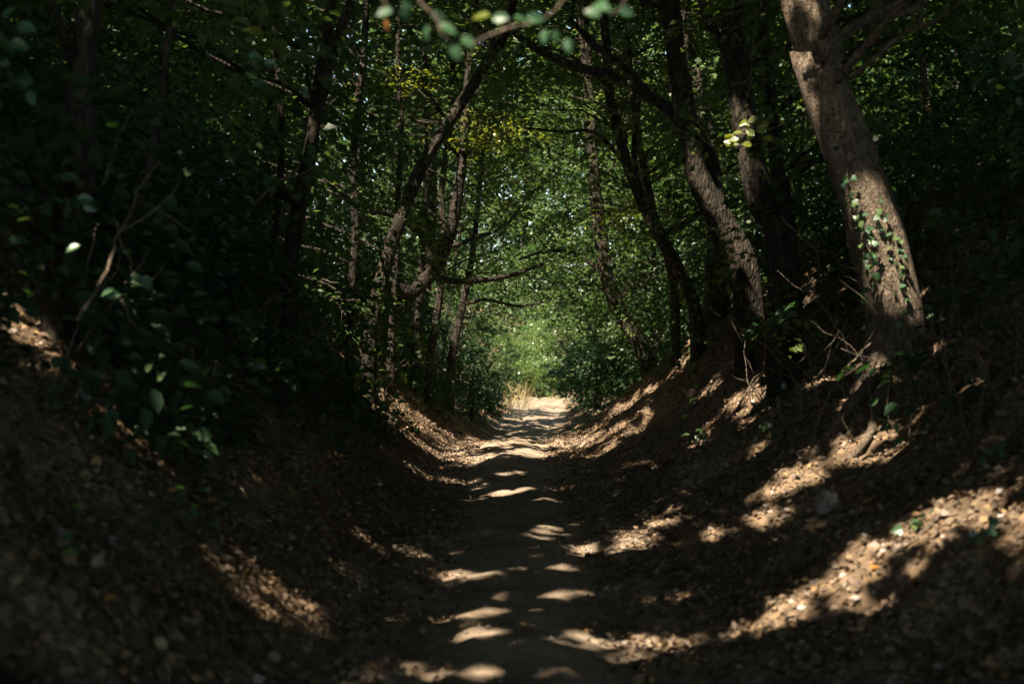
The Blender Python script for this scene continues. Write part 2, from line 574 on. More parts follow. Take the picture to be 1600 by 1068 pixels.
# ------------------------------------------------------------------ trees: listed by trunk line
# name, label, bark, [(px, py)], distance, width px bottom, width px top, lean of the crown (dx, dy)
HERO = [
    ('leaning_tree', 'thick tree with pale flaking sunlit bark leaning over the right bank', M_PALE,
     [(1372, 630), (1390, 570), (1398, 500), (1382, 420), (1358, 330), (1326, 240), (1290, 150), (1268, 80), (1252, 0)], 11.7, 94, 70, (-2.0, .5)),
    ('bank_tree', 'dark curved tree whose limb arches high over the lane from the right', M_BARK,
     [(1165, 430), (1128, 350), (1097, 290), (1078, 210), (1062, 120), (1048, 20)], 17, 40, 29, (-.8, .5)),
    ('stout_tree', 'broad black trunk between the arching tree and the pale leaning tree', M_BARK,
     [(1222, 380), (1192, 320), (1168, 220), (1152, 110), (1142, 0)], 14.5, 44, 38, (-.4, 0)),
    ('slim_tree', 'slim upright trunk just left of the pale leaning tree', M_BARK,
     [(1232, 360), (1216, 270), (1206, 180), (1198, 80), (1192, 0)], 16, 25, 19, (0, 0)),
    ('bent_tree', 'thin black trunk bowing leftwards above the roots on the right bank', M_BARK,
     [(1085, 480), (1052, 410), (1008, 325), (976, 245), (954, 160), (946, 60)], 21, 22, 15, (-.5, 0)),
    ('thin_tree', 'very thin straight stem beside the bowed trunk on the right bank', M_BARK,
     [(1052, 440), (1030, 370), (1012, 290), (996, 210), (986, 120), (980, 20)], 22.5, 13, 8, (0, 0)),
    ('far_tree', 'dark trunk rising from the bank right of the bright lane end', M_BARK,
     [(1010, 560), (975, 500), (950, 440), (938, 370), (928, 280), (922, 180)], 29, 28, 16, (-.5, 0)),
    ('pole_tree', 'pencil thin trunk with a sunlit patch at the far right', M_PALE,
     [(1462, 420), (1456, 300), (1449, 190), (1441, 100), (1436, 0)], 17, 13, 10, (0, 0)),
    ('twin_tree', 'dark trunk with sun along its edge high on the left bank', M_BARK,
     [(452, 430), (468, 320), (484, 240), (494, 170), (504, 90), (520, 0)], 14, 25, 17, (1.0, 0)),
    ('patchy_tree', 'slender trunk with sunlit patches among leaves at upper left', M_BARK,
     [(188, 400), (222, 300), (246, 200), (258, 120), (264, 60), (268, 0)], 9, 15, 11, (.4, .4)),
    ('shaded_tree', 'thick unlit trunk at the far left edge of the view', M_BARK,
     [(96, 430), (112, 330), (132, 230), (120, 120), (142, 0)], 8.5, 49, 37, (.6, .3)),
    ('slanting_tree', 'long dark trunk slanting from the left bank up over the lane', M_BARK,
     [(580, 520), (598, 430), (632, 325), (664, 250), (702, 190), (742, 128), (776, 70), (800, 10)], 19, 23, 14, (1.6, .4)),
    ('crooked_tree', 'heavy crooked trunk reaching across from the left bank before the bright end', M_BARK,
     [(548, 530), (596, 496), (640, 462), (680, 425), (704, 365), (717, 295), (727, 200), (734, 90)], 24, 27, 13, (.6, 0)),
    ('inner_tree', 'thin trunk left of the bright lane end with sunlit spots', M_BARK,
     [(672, 560), (686, 470), (694, 390), (690, 300), (702, 200), (708, 90)], 28, 12, 8, (.3, 0)),
    ('ivied_tree', 'narrow dark trunk behind the slanting tree on the left bank', M_BARK,
     [(648, 540), (656, 460), (660, 370), (666, 270), (664, 150), (668, 30)], 26, 12, 8, (.2, 0)),
    ('edge_tree', 'slender stem standing nearest the bright opening on its left', M_BARK,
     [(706, 560), (722, 480), (738, 400), (748, 310), (757, 200)], 34, 12, 7, (.3, 0)),
    ('grey_tree', 'grey trunk with a sunlit upper edge between the left trees', M_BARK,
     [(424, 420), (434, 320), (441, 220), (436, 120), (432, 10)], 15.5, 12, 9, (.2, 0)),
    ('second_tree', 'upright dark trunk beside the sun edged trunk on the left', M_BARK,
     [(548, 470), (556, 370), (552, 260), (562, 140), (572, 20)], 18, 14, 10, (.2, 0)),
    ('fork_tree', 'thin dark trunk standing right behind the slanting trunk foot', M_BARK,
     [(612, 520), (620, 400), (622, 300), (628, 190), (622, 60)], 22, 11, 7, (.1, 0)),
]
trees = []     # dict(root, base, pts, r)
for nm, lab, bark, pix, d, w0, w1, lean in HERO:
    pts = [at(x, y, d) for x, y in pix]
    b = pts[0].copy()
    g = float(H(b[0], b[1]))
    radii = list(np.linspace(w0, w1, len(pts)) / FP * d * .5)
    if b[2] > g + .05:
        dn = b + (b - pts[1]) * .25
        dn[2] = g - .35
        pts.insert(0, dn)
        radii.insert(0, radii[0] * 1.3)
    t = pts[-1]
    for k, hgt in enumerate((11.0, 14.5)):
        f = (hgt - t[2]) / 4.0
        pts.append(np.array([t[0] + lean[0] * f * .6, t[1] + lean[1] * f * .6, hgt]))
        radii.append(radii[-1] * (.7, .3)[k])
    trees.append(dict(name=nm, label=lab, bark=bark, pts=np.array(pts), r=radii, base=pts[0], hero=True, seed=len(trees)))

hero_px = [(at_, d) for _, _, _, pix, d, *_ in HERO for at_ in [pix[2][0]]]
fill = []
tries = 0
while len(fill) < 60 and tries < 6000:
    tries += 1
    y = rng.uniform(9, 74) if rng.random() < .85 else rng.uniform(-8, 9)
    side = -1 if rng.random() < .52 else 1
    u = side * (rng.uniform(3.0, 14) if y < 60 else rng.uniform(2.4, 14))
    x = u + float(path_x(y))
    px = CX + FP * x / max(y, .1)
    if y < 13 and y > 0 and -150 < px < 1750:
        continue
    if y < 4 and abs(u) < 5:
        continue
    if any((x - b[0]) ** 2 + (y - b[1]) ** 2 < 1.7 ** 2 for b in fill) or any((x - t['base'][0]) ** 2 + (y - t['base'][1]) ** 2 < 1.3 ** 2 for t in trees):
        continue
    fill.append((x, y, side))
for x, y, side in fill:
    g = float(H(x, y))
    r0 = rng.uniform(.035, .11) if rng.random() < .8 else rng.uniform(.13, .20)
    lean = -side * rng.uniform(-.3, 2.2) * (1 if abs(x - path_x(y)) < 8 else .5)
    ly = rng.uniform(-.8, .8)
    h = rng.uniform(11, 14.5)
    pts, rad = [], []
    bend = rng.normal(0, .25, 2)
    for k, f in enumerate((0, .08, .22, .42, .7, 1)):
        pts.append(np.array([x + lean * f ** 1.3 + bend[0] * math.sin(f * 5), y + ly * f + bend[1] * math.sin(f * 4), g - .3 + (h - g + .3) * f]))
        rad.append(r0 * (1.35, 1.0, .9, .75, .5, .15)[k])
    slim = r0 < .075
    kind = 'slim' if slim else 'stout' if r0 > .12 else 'mid sized'
    lb = 'left' if side < 0 else 'right'
    if y < 9:
        lab = f'{kind} shade tree standing on the {lb} bank beside the viewpoint'
    elif abs(x - path_x(y)) > 7.5:
        lab = f'{kind} dark trunk deep in the wood behind the {lb} bank trees'
    elif y < 30:
        lab = f'{kind} {"leaning" if abs(lean) > 1 else "upright"} dark trunk in the shade along the top of the {lb} bank'
    elif y < 52:
        lab = f'{kind} {"leaning" if abs(lean) > 1 else "upright"} trunk far along the {lb} side near the bright end'
    else:
        lab = f'{kind} trunk among the sunlit leaves beyond the {lb} end of the lane'
    trees.append(dict(name='sapling' if slim else 'tree', label=lab, bark=M_BARK if rng.random() < .85 else M_PALE, pts=np.array(pts), r=rad,
                      base=pts[0], hero=False, seed=len(trees)))
same = {}
for t in trees:
    same.setdefault(t['label'], []).append(t)
for lab, ts in same.items():
    if len(ts) == 2:
        for t, wd in zip(sorted(ts, key=lambda q: q['base'][1]), ('nearer', 'farther')):
            t['label'] = wd + ' ' + lab
T_xy = np.array([t['pts'][min(4, len(t['pts']) - 1)][:2] for t in trees])

# sunlit spots on trunks and twigs
for (px, py, d, r) in [(1380, 335, 11.4, .11), (1388, 370, 11.4, .13), (1375, 400, 11.4, .12), (1362, 350, 11.4, .09), (1352, 295, 11.4, .08), (1400, 402, 11.4, .10), (1340, 262, 11.4, .04), (1366, 560, 11.4, .0),
                       (1232, 20, 11.4, .10), (1255, 30, 11.4, .10), (1280, 40, 11.4, .05), (1240, 75, 11.4, .06), (1262, 5, 11.4, .1), (1285, 62, 11.4, .06), (1250, 90, 11.4, .05),
                       (1225, 45, 11.4, .06), (1225, 0, 11.4, .1),
                       (487, 190, 13.8, .07), (484, 220, 13.8, .08), (489, 160, 13.8, .06), (512, 30, 13.8, .06), (256, 130, 8.8, .06), (250, 100, 8.8, .05), (236, 190, 8.8, .04),
                       (465, 205, 17, .07), (455, 190, 17, .05), (1443, 110, 16.8, .06), (1446, 140, 16.8, .05), (1214, 235, 15.5, .07),
                       (1068, 170, 16.5, .05), (1055, 150, 16.5, .05), (698, 240, 27.5, .04), (692, 300, 27.5, .04), (690, 330, 27.5, .03), (698, 390, 27.5, .03),
                       (540, 290, 19, .07), (505, 335, 19, .05), (1034, 420, 21, .08), (1030, 450, 21, .08), (975, 250, 20.5, .04)]:
    lit_point(at(px, py, d), r + (.10 if px > 1300 and py > 250 else .02), .25, 2)

# ------------------------------------------------------------------ leaves
LP, LD, LN, LL, LW, LR, LK = [], [], [], [], [], [], []      # base, direction, normal, length, width, tint, class


def put(P, D, Nn, Ln, Wd, R, k):
    LP.append(P.astype(np.float32)); LD.append(D.astype(np.float32)); LN.append(Nn.astype(np.float32))
    LL.append(Ln.astype(np.float32)); LW.append(Wd.astype(np.float32)); LR.append(R.astype(np.float32))
    LK.append(np.full(len(P), k, np.int8))


def spray_leaves(Cc, A, Nv, size, K, leaf, g=rng, tint=None):
    """flat drooping sprays of leaves: K leaves on each"""
    S = len(Cc)
    Nv = nrm(Nv - A * np.sum(A * Nv, 1, keepdims=True))
    B = np.cross(Nv, A)
    u = (np.arange(K)[None] + g.random((S, K))) / K
    side = np.where(g.random((S, K)) < .5, -1., 1.)
    w = side * g.random((S, K)) ** .8 * (.42 * np.sin(np.clip(u * 1.05 + .12, 0, 1) * math.pi) ** .8 + .03)
    P = Cc[:, None] + size[:, None, None] * ((u - .3)[..., None] * A[:, None] + w[..., None] * B[:, None]
                                             + ((-.22 * u ** 2 - .25 * w ** 2 + g.normal(0, .045, (S, K)))[..., None] * Nv[:, None]))
    D = A[:, None] * g.uniform(.35, 1.1, (S, K))[..., None] + B[:, None] * (side * g.uniform(.2, 1, (S, K)))[..., None] + g.normal(0, .22, (S, K, 3))
    D[..., 2] -= .18
    D = nrm(D)
    N2 = Nv[:, None] + g.normal(0, .38, (S, K, 3))
    N2 = nrm(N2 - D * np.sum(D * N2, -1, keepdims=True))
    ln = leaf * g.uniform(.6, 1.25, (S, K)) * g.uniform(.65, 1.4, (S, 1))
    t = (g.random(S)[:, None] * .6 if tint is None else tint[:, None]) + g.random((S, K)) * .4
    f = lambda a: a.reshape(-1, 3)
    return f(P), f(D), f(N2), ln.ravel(), (ln * g.uniform(.55, .75, (S, K))).ravel(), np.clip(t, 0, 1).ravel()


# canopy: tiers of leaf cover carried by the tall trees
def tier(x0, x1, y0, y1, cell, z0, leaf, k, keep=None, seed=0):
    nx, ny = int((x1 - x0) / cell), int((y1 - y0) / cell)
    gx, gy = np.meshgrid(np.arange(nx), np.arange(ny))
    x = x0 + (gx.ravel() + rng.random(nx * ny)) * cell
    y = y0 + (gy.ravel() + rng.random(nx * ny)) * cell
    z = z0 + 2.2 * fbm(x * .22, y * .22, seed) + .7 * fbm(x * .9, y * .9, seed + 5) + rng.normal(0, .16, len(x))
    if keep is not None:
        m = keep(x, y, z)
        x, y, z = x[m], y[m], z[m]
    n = len(x)
    ang = rng.uniform(0, 2 * math.pi, n)
    D = nrm(np.stack([np.cos(ang), np.sin(ang), rng.normal(-.2, .25, n)], 1))
    Nv = np.array([0, 0, 1.]) + L * .25 + rng.normal(0, .28, (n, 3))
    Nv = nrm(Nv - D * np.sum(D * Nv, 1, keepdims=True))
    ln = leaf * rng.uniform(.8, 1.25, n)
    tint = np.clip(.5 + fbm(x * .4, y * .4, seed + 9) + rng.normal(0, .2, n), 0, 1)
    put(np.stack([x, y, z], 1), D, Nv, ln, ln * .8, tint, k)


def far_gap(x, y, z):
    return fbm(x * .33, y * .33, 301) < np.interp(y, [30, 40, 50], [2, .22, .02])


for i, z0 in enumerate((8.2, 9.6, 10.8, 12.0, 13.2)):
    if i < 2:
        tier(-13, 9, -12, 48, .165, z0, .23, 0, far_gap if i else None, 400 + i * 31)
    else:
        tier(-11, 5, -11, 28, .150, z0, .30, 0, None, 400 + i * 31)
        tier(-13, 9, -12, 48, .215, z0, .41, 0, lambda x, y, z: far_gap(x, y, z) & ~((x > -11) & (x < 5) & (y > -11) & (y < 28)), 400 + i * 31)
def outside(x, y, z):
    return ~((x > -13) & (x < 9) & (y > -12) & (y < 48)) & (far_gap(x, y, z) | (np.abs(x) > 9)) & ((y < 48) | (rng.random(len(x)) < np.where(np.abs(x) < 11, .12, .5)))
for i, z0 in enumerate((8.6, 10.4, 12.4)):
    tier(-26, 22, -26, 78, .34, z0, .48 if i else .40, 0, outside, 600 + i * 31)

# understorey: leafy sprays along and above the banks, leaving the lane open like an arch
ceil_h = smooth_curve([-10, 10, 20, 30, 46, 58, 66], [5.2, 5.2, 4.8, 3.9, 3.8, 3.5, 3.0], 3)


def open_lane(x, y, z, grow=0.0):
    u = x - path_x(y)
    h = z - path_z(y)
    wl = np.interp(y, [6, 14, 22, 30, 46, 60, 66], [2.2, 2.2, 1.55, 1.3, 1.25, 1.2, .8])
    wr = np.interp(y, [6, 14, 22, 30, 46, 60, 66], [3.3, 3.2, 2.3, 1.75, 1.5, 1.5, 1.4])
    w = np.where(u < 0, wl - .5 * (h < 2) * (y < 20), wr)
    return ((u / w) ** 2 + np.maximum(h - .6, 0) ** 2 / (ceil_h(y) - .6) ** 2 < 1 + .5 * fbm(y * .6 + x * .3, z * .6, 77)) & (y < 67)


cand = 100000
cx = rng.uniform(-13, 13, cand)
cyv = 2.5 + 66 * rng.random(cand)
cx = cx + path_x(cyv)
cz = rng.uniform(-1.5, 9.5, cand)
gl = H(cx, cyv)
hl = cz - gl
uu = cx - path_x(cyv)
dens = .17 + .25 * np.clip(fbm(cx * .45, cyv * .45 + cz * .5, 88) + .1, 0, 1)
dens = dens * np.where(hl < 1.2, np.where((uu > 0) & (uu < 5.5) & (cyv < 30), .12, np.where((uu < 0) & (uu > -3.6), 1.0, 1.2)), 1)
dens *= np.where((np.abs(uu) < 3.5) & (cyv < 34) & (hl > 2), 1.4, 1)
dens *= np.where((cyv > 17) & (cyv < 40) & (np.abs(uu) < 3.2), 1.7, 1)
dens *= np.where((cyv > 40) & (np.abs(uu) < 6), 2.2, 1) * np.where((uu < 0) & (cyv < 26), 1.5, 1) * np.where((uu > 2.5) & (cyv < 20) & (hl > 1), 1.5, 1)
ok = (hl > .12) & ~open_lane(cx, cyv, cz) & (rng.random(cand) < dens * .85)
ok &= ~((cyv < 6.5) & (np.abs(uu) < 4.2))
ok &= ~((cyv < 12) & (cyv < 12) & (cx > 1.8 * cyv / 10.3 * 1.0) & (cx < 3.4 * cyv / 10.3) & (cz > .8) & (rng.random(cand) < .93))   # leaves stand clear of the pale trunk
Sx, Sy, Sz = cx[ok], cyv[ok], cz[ok]
SC = np.stack([Sx, Sy, Sz], 1)
ang = rng.uniform(0, 2 * math.pi, len(SC))
A = nrm(np.stack([np.cos(ang) - .35 * np.sign(SC[:, 0]), np.sin(ang), rng.normal(-.12, .22, len(SC))], 1))
Nv = np.array([0, 0, 1.]) + rng.normal(0, .35, (len(SC), 3))
sz = rng.uniform(.7, 1.5, len(SC))
print('understorey sprays', len(SC))
P_, D_, N_, l_, w_, t_ = spray_leaves(SC, A, Nv, sz, 33, .096)
low = np.repeat(Sz - H(Sx, Sy) < 2.3, 33)
put(P_[~low], D_[~low], N_[~low], l_[~low], w_[~low], t_[~low], 1)
put(P_[low], D_[low], N_[low], l_[low], w_[low], t_[low], 2)
n = 5200
vy = 6.5 + 28 * rng.random(n) ** 1.3
left = rng.random(n) < .62
vu = np.where(left, -rng.uniform(1.5, 8, n), rng.uniform(2.2, 8.5, n))
vx = vu + path_x(vy)
vh = rng.uniform(.08, 1.0, n) ** 1.3 * np.clip((np.abs(vu) - 1.2) * .8, .25, 1.5)
cover = fbm(vx * .5, vy * .5, 711)
okv = np.where(left, cover > -.45 + .7 * np.clip((2.4 + vu) / 1.0, 0, 1), cover > np.where(vu > 3.4, -.35, np.where((vy > 9) & (vy < 15), -.08, .12)))
okv &= ~((vy < 9) & (vu > -1.9) & left)
vx, vy, vh, vu = vx[okv], vy[okv], vh[okv], vu[okv]
VC = np.stack([vx, vy, H(vx, vy) + vh], 1)
ax = nrm(np.stack([-np.sign(vu) * rng.uniform(.1, 1, len(vx)), rng.normal(-.3, .6, len(vx)), rng.normal(-.1, .25, len(vx))], 1))
P_, D_, N_, l_, w_, t_ = spray_leaves(VC, ax, np.array([0, -.15, 1.]) + rng.normal(0, .35, (len(vx), 3)), rng.uniform(.4, 1.0, len(vx)), 22, .085)
put(P_, D_, N_, l_, w_, t_, 2)
spr_c, spr_low = SC, (Sz - H(Sx, Sy) < 2.3)

n = 3000
cc = np.stack([rng.uniform(-8, 10, n), rng.uniform(40, 68, n), rng.uniform(6.5, 16, n)], 1)
cc = cc[fbm(cc[:, 0] * .35, cc[:, 2] * .35 + cc[:, 1] * .2, 733) > -.25]
P_, D_, N_, l_, w_, t_ = spray_leaves(cc, nrm(rng.normal(0, 1, (len(cc), 3)) * [1, 1, .3]), np.array([0, 0, 1.]) + rng.normal(0, .35, (len(cc), 3)), rng.uniform(.9, 1.7, len(cc)), 34, .12)
put(P_, D_, N_, l_, w_, t_, 1)

n = 1150
vl = rng.random(n) < .68
vy = rng.uniform(13, 29, n)
vu = np.where(vl, -rng.uniform(1.25, 3.4, n), rng.uniform(2.1, 4.2, n))
vx = vu + path_x(vy)
vz = H(vx, vy) + rng.uniform(.5, 4.2, n)
okv = (fbm(vx * .6 + vz * .4, vy * .5, 741) > -.28) & ((vz - path_z(vy) > 1.2) | (vu < -1.9) | (vu > 2.6))
VC = np.stack([vx, vy, vz], 1)[okv]
m = len(VC)
P_, D_, N_, l_, w_, t_ = spray_leaves(VC, nrm(np.stack([-np.sign(VC[:, 0]) * rng.uniform(0, 1, m), rng.normal(0, .7, m), rng.normal(-.15, .2, m)], 1)), np.array([0, 0, 1.]) + rng.normal(0, .35, (m, 3)), rng.uniform(.6, 1.2, m), 34, .085)
put(P_, D_, N_, l_, w_, t_, 1)

# bushes: each one a shrub; position, height, spread, sprays
SHRUBS = [
    (-1.75, 36.5, 2.6, 1.2, 90, 'dark bush crowding the left edge of the lane before its bright end'),
    (-1.2, 42.0, 2.6, 1.2, 90, 'dark green bush just left of the sunlit lane end'),
    (-2.8, 32.0, 2.4, 1.2, 70, 'low dark bush at the foot of the crooked left trunk'),
    (3.0, 38.0, 2.2, 1.2, 80, 'dark bush right of the bright lane end'),
    (2.75, 45.5, 2.7, 1.15, 90, 'leafy bush leaning in from the right of the sunlit lane end'),
    (-.75, 48.5, 1.9, .95, 80, 'dark bush at the very left corner of the pale lane end'),
    (2.45, 50.0, 2.2, 1.0, 90, 'dark bush at the very right corner of the pale lane end'),
    (-.6, 53.0, 2.6, 1.4, 90, 'sunlit bush left of the pale patch of lane'),
    (3.3, 55.5, 2.8, 1.3, 90, 'sunlit bush right of the pale patch of lane'),
    (.2, 64.5, 3.4, 1.7, 130, 'bright green bush closing the view where the lane bends'),
    (1.35, 62.6, 1.8, 1.1, 110, 'low bright bush right behind the pale patch of lane'),
    (1.6, 67.5, 3.2, 1.7, 130, 'leafy bush at the outer side of the lane bend'),
    (-2.2, 62.0, 4.2, 2.0, 130, 'tall bright bush left behind the lane bend'),
    (2.6, 69.0, 4.2, 2.0, 140, 'pale green bush right behind the lane bend'),
    (-.6, 71.0, 5.6, 2.2, 150, 'tall yellow green bush rising behind the lane bend'),
    (5.4, 64.0, 4.2, 2.0, 120, 'green bush behind the right hand shrubs at the lane bend'),
    (-3.4, 12.5, 1.5, 1.2, 34, 'dim leafy shrub on the left bank under the dead branches'),
    (-4.0, 9.5, 2.2, 1.3, 40, 'dim leafy shrub at the left edge below the thick trunk'),
    (-3.9, 16.5, 2.0, 1.3, 40, 'shaded shrub on the left bank below the sun edged trunk'),
    (-4.2, 22.0, 2.4, 1.4, 50, 'shaded shrub under the slanting trunk on the left'),
    (4.7, 10.2, 2.0, 1.2, 40, 'leafy shrub right of the pale leaning trunk'),
    (5.4, 13.5, 2.4, 1.4, 46, 'dim shrub behind the pale leaning trunk'),
    (3.9, 17.0, 1.3, .9, 24, 'small shaded shrub below the stout right trunk'),
    (3.7, 25.0, 1.8, 1.1, 40, 'shaded shrub on the right bank behind the roots'),
]
sh_k, sh_c = [], []
for i, (x, y, h, r, ns, lab) in enumerate(SHRUBS):
    q = nrm(rng.normal(0, 1, (ns, 3))) * rng.random((ns, 1)) ** .4
    g0 = float(H(x, y))
    cc = np.stack([x + q[:, 0] * r, y + q[:, 1] * r, g0 + h * .55 + q[:, 2] * h * .5], 1)
    cc[:, 2] = np.maximum(cc[:, 2], H(cc[:, 0], cc[:, 1]) + .12)
    keep = ~((np.abs(cc[:, 0] - path_x(cc[:, 1])) < np.where(cc[:, 1] > 44, .72, 1.0)) & (cc[:, 1] < 61))
    cc = cc[keep]
    ax = nrm(np.stack([q[keep, 0], q[keep, 1], .35 * q[keep, 2] - .05], 1) + rng.normal(0, .35, (len(cc), 3)))
    nv = np.array([0, -.25, .9]) + rng.normal(0, .4, (len(cc), 3))
    far = y > 48
    kk = 60 if far else 50
    P_, D_, N_, l_, w_, t_ = spray_leaves(cc, ax, nv, rng.uniform(.5, 1.0, len(cc)) * (1.2 if far else 1), kk, .10 if far else .075)
    put(P_, D_, N_, l_, w_, t_, 10 + i)
    sh_c.append(cc)

# tall leafy wall beyond the bend
n = 2000
cc = np.stack([rng.uniform(-12, 14, n), rng.uniform(67, 86, n), rng.uniform(-.5, 17, n)], 1)
cc = cc[fbm(cc[:, 0] * .3, cc[:, 2] * .3, 131) > -.42]
P_, D_, N_, l_, w_, t_ = spray_leaves(cc, nrm(rng.normal(0, 1, (len(cc), 3)) * [1, 1, .4]), np.array([0, -.3, .9]) + rng.normal(0, .4, (len(cc), 3)), rng.uniform(.9, 1.7, len(cc)), 36, .16)
put(P_, D_, N_, l_, w_, t_, 3)

LP, LD, LN = np.concatenate(LP), np.concatenate(LD), np.concatenate(LN)
LL, LW, LR, LK = np.concatenate(LL), np.concatenate(LW), np.concatenate(LR), np.concatenate(LK)
print('leaves', len(LP))

# shafts that light scattered sprays in view
vis = np.where((LK == 1) & (LP[:, 1] > 9) & (LP[:, 1] < 48))[0]
vis = vis[(LP[vis, 0] > 2.8) | (LP[vis, 0] < -6.5) | (LP[vis, 1] > 36) | ((LP[vis, 2] > 5) & (LP[vis, 0] > .5))]
vis = vis[(np.abs(LP[vis, 0] / LP[vis, 1]) < .37) & (np.abs((LP[vis, 2] - EYE) / LP[vis, 1]) < .25)]
for i in rng.choice(vis, 420, replace=False):
    far = LP[i, 1] / 45
    lit_point(LP[i], rng.uniform(.07, .16) + .40 * far * rng.random(), .12)
for (px, py, d, r) in [(760, 190, 24, .55), (710, 185, 24, .4), (820, 215, 24, .45), (850, 180, 27, .7), (900, 160, 28, .8), (960, 120, 27, .7), (880, 110, 30, .8), (1000, 60, 26, .6), (920, 240, 30, .7), (860, 60, 28, .6), (780, 280, 32, .7), (1160, 205, 12, .12),
                       (640, 115, 22, .3), (730, 10, 20, .3), (780, 20, 22, .35), (620, 20, 20, .3), (545, 297, 17, .12), (1060, 340, 26, .3), (960, 350, 28, .4), (990, 300, 28, .35),
                       (690, 70, 4, .05), (735, 70, 4, .03), (668, 55, 4, .04), (943, 12, 4, .05), (605, 52, 4, .03), (815, 30, 4, .04), (800, 40, 4, .03),
                       (1190, 545, 9, .09), (1165, 685, 9, .06), (1220, 690, 9, .05), (1275, 425, 11, .10), (1262, 470, 10, .08), (1320, 470, 9.5, .03),
                       (160, 432, 6.55, .005), (172, 408, 6.65, .005), (200, 438, float(hit(95, 580)[1]) + .36, .005), (182, 468, float(hit(95, 580)[1]) + .24, .005), (25, 130, 6, .03),
                       (1570, 705, 6.6, .06), (1595, 695, 6.6, .05), (535, 448, 15, .06), (580, 470, 15, .05), (505, 436, 15, .05)]:
    lit_point(at(px, py, d), (.22 if d <= 4 else max(.07 if r < .01 else .13, r + .06)), .12 if d > 5 else .06, 1)

# leave out the leaves that would stand in a shaft
e1 = nrm(np.cross(L, [0, 0, 1.]))
e2 = np.cross(L, e1)
fa, fb, fs = LP @ e1, LP @ e2, LP @ L
cell = .5
ka = np.floor(fa / cell).astype(np.int64) + 2000
kb = np.floor(fb / cell).astype(np.int64) + 2000
key = ka * 5000 + kb
order = np.argsort(key, kind='stable')
skey = key[order]
dead = np.zeros(len(LP), bool)
ragged = 1 + .75 * fbm(fa * 5.5, fb * 5.5, 555) + .5 * fbm(fa * 14, fb * 14, 556, 1)
for tgt, r, s0, solid in SPOTS:
    ta, tb, ts = tgt @ e1, tgt @ e2, tgt @ L
    rr = r * 1.7 + .12
    for i in range(int(math.floor((ta - rr) / cell)), int(math.floor((ta + rr) / cell)) + 1):
        b0 = (i + 2000) * 5000 + int(math.floor((tb - rr) / cell)) + 2000
        b1 = (i + 2000) * 5000 + int(math.floor((tb + rr) / cell)) + 2000
        a_, z_ = np.searchsorted(skey, b0, 'left'), np.searchsorted(skey, b1, 'right')
        idx = order[a_:z_]
        if len(idx) == 0:
            continue
        da, db = fa[idx] - ta, fb[idx] - tb
        lim = r + .03 + (.3 if solid == 1 else .12) * LL[idx] if solid else (r + .03) * ragged[idx] + .10 * LL[idx]
        hitm = (da * da + db * db < lim * lim) & (fs[idx] > ts + s0)
        dead[idx[hitm]] = True
print('spots', len(SPOTS), 'leaves left out', dead.sum())
# the near air round the lens is clear
dead |= (np.linalg.norm(LP - np.array([0, 0, EYE]), axis=1) < 3.4)
ink = (LP[:, 1] < 5.2) & (LP[:, 1] > 0) & (np.abs(LP[:, 0]) < .38 * LP[:, 1] + .1) & (np.abs(LP[:, 2] - EYE) < .26 * LP[:, 1] + .1)
dead |= ink
dead |= (LP[:, 1] < 6.9) & (LP[:, 1] > 2) & (LP[:, 0] < -.22 * LP[:, 1]) & (LP[:, 0] > -.40 * LP[:, 1]) & (LP[:, 2] > .9) & (LP[:, 2] < 2.6)
k_ = ~dead
LP, LD, LN, LL, LW, LR, LK = LP[k_], LD[k_], LN[k_], LL[k_], LW[k_], LR[k_], LK[k_]

# ------------------------------------------------------------------ give the leaves to their trees and shrubs


def nearest(P, Q):
    out = np.empty(len(P), np.int32)
    for i in range(0, len(P), 40000):
        d = ((P[i:i + 40000, None, :2] - Q[None]) ** 2).sum(-1)
        out[i:i + 40000] = d.argmin(1)
    return out


far_out = (LK == 0) & ((np.abs(LP[:, 0]) > 15) | (LP[:, 1] < -9) | (LP[:, 1] > 74))
own = np.full(len(LP), -1, np.int32)
sel = np.where(((LK == 0) & ~far_out) | (LK == 1))[0]
own[sel] = nearest(LP[sel], T_xy.astype(np.float32))
S_xy = np.array([(s[0], s[1]) for s in SHRUBS])
dist_tree = np.full(len(LP), 0)
lowi = np.where(LK == 2)[0]
sown = np.full(len(LP), -1, np.int32)
ns_ = nearest(LP[lowi], S_xy.astype(np.float32))
dd = np.linalg.norm(LP[lowi, :2] - S_xy[ns_], axis=1)
sown[lowi[dd < 2.2]] = ns_[dd < 2.2]
rest = lowi[dd >= 2.2]
undergrowth = rest
for i in range(len(SHRUBS)):
    sown[LK == 10 + i] = i


def sub(name, s, origin, fine=False):
    return leaf_mesh(name, LP[s], LD[s], LN[s], LL[s], LW[s], LR[s], origin, fine)


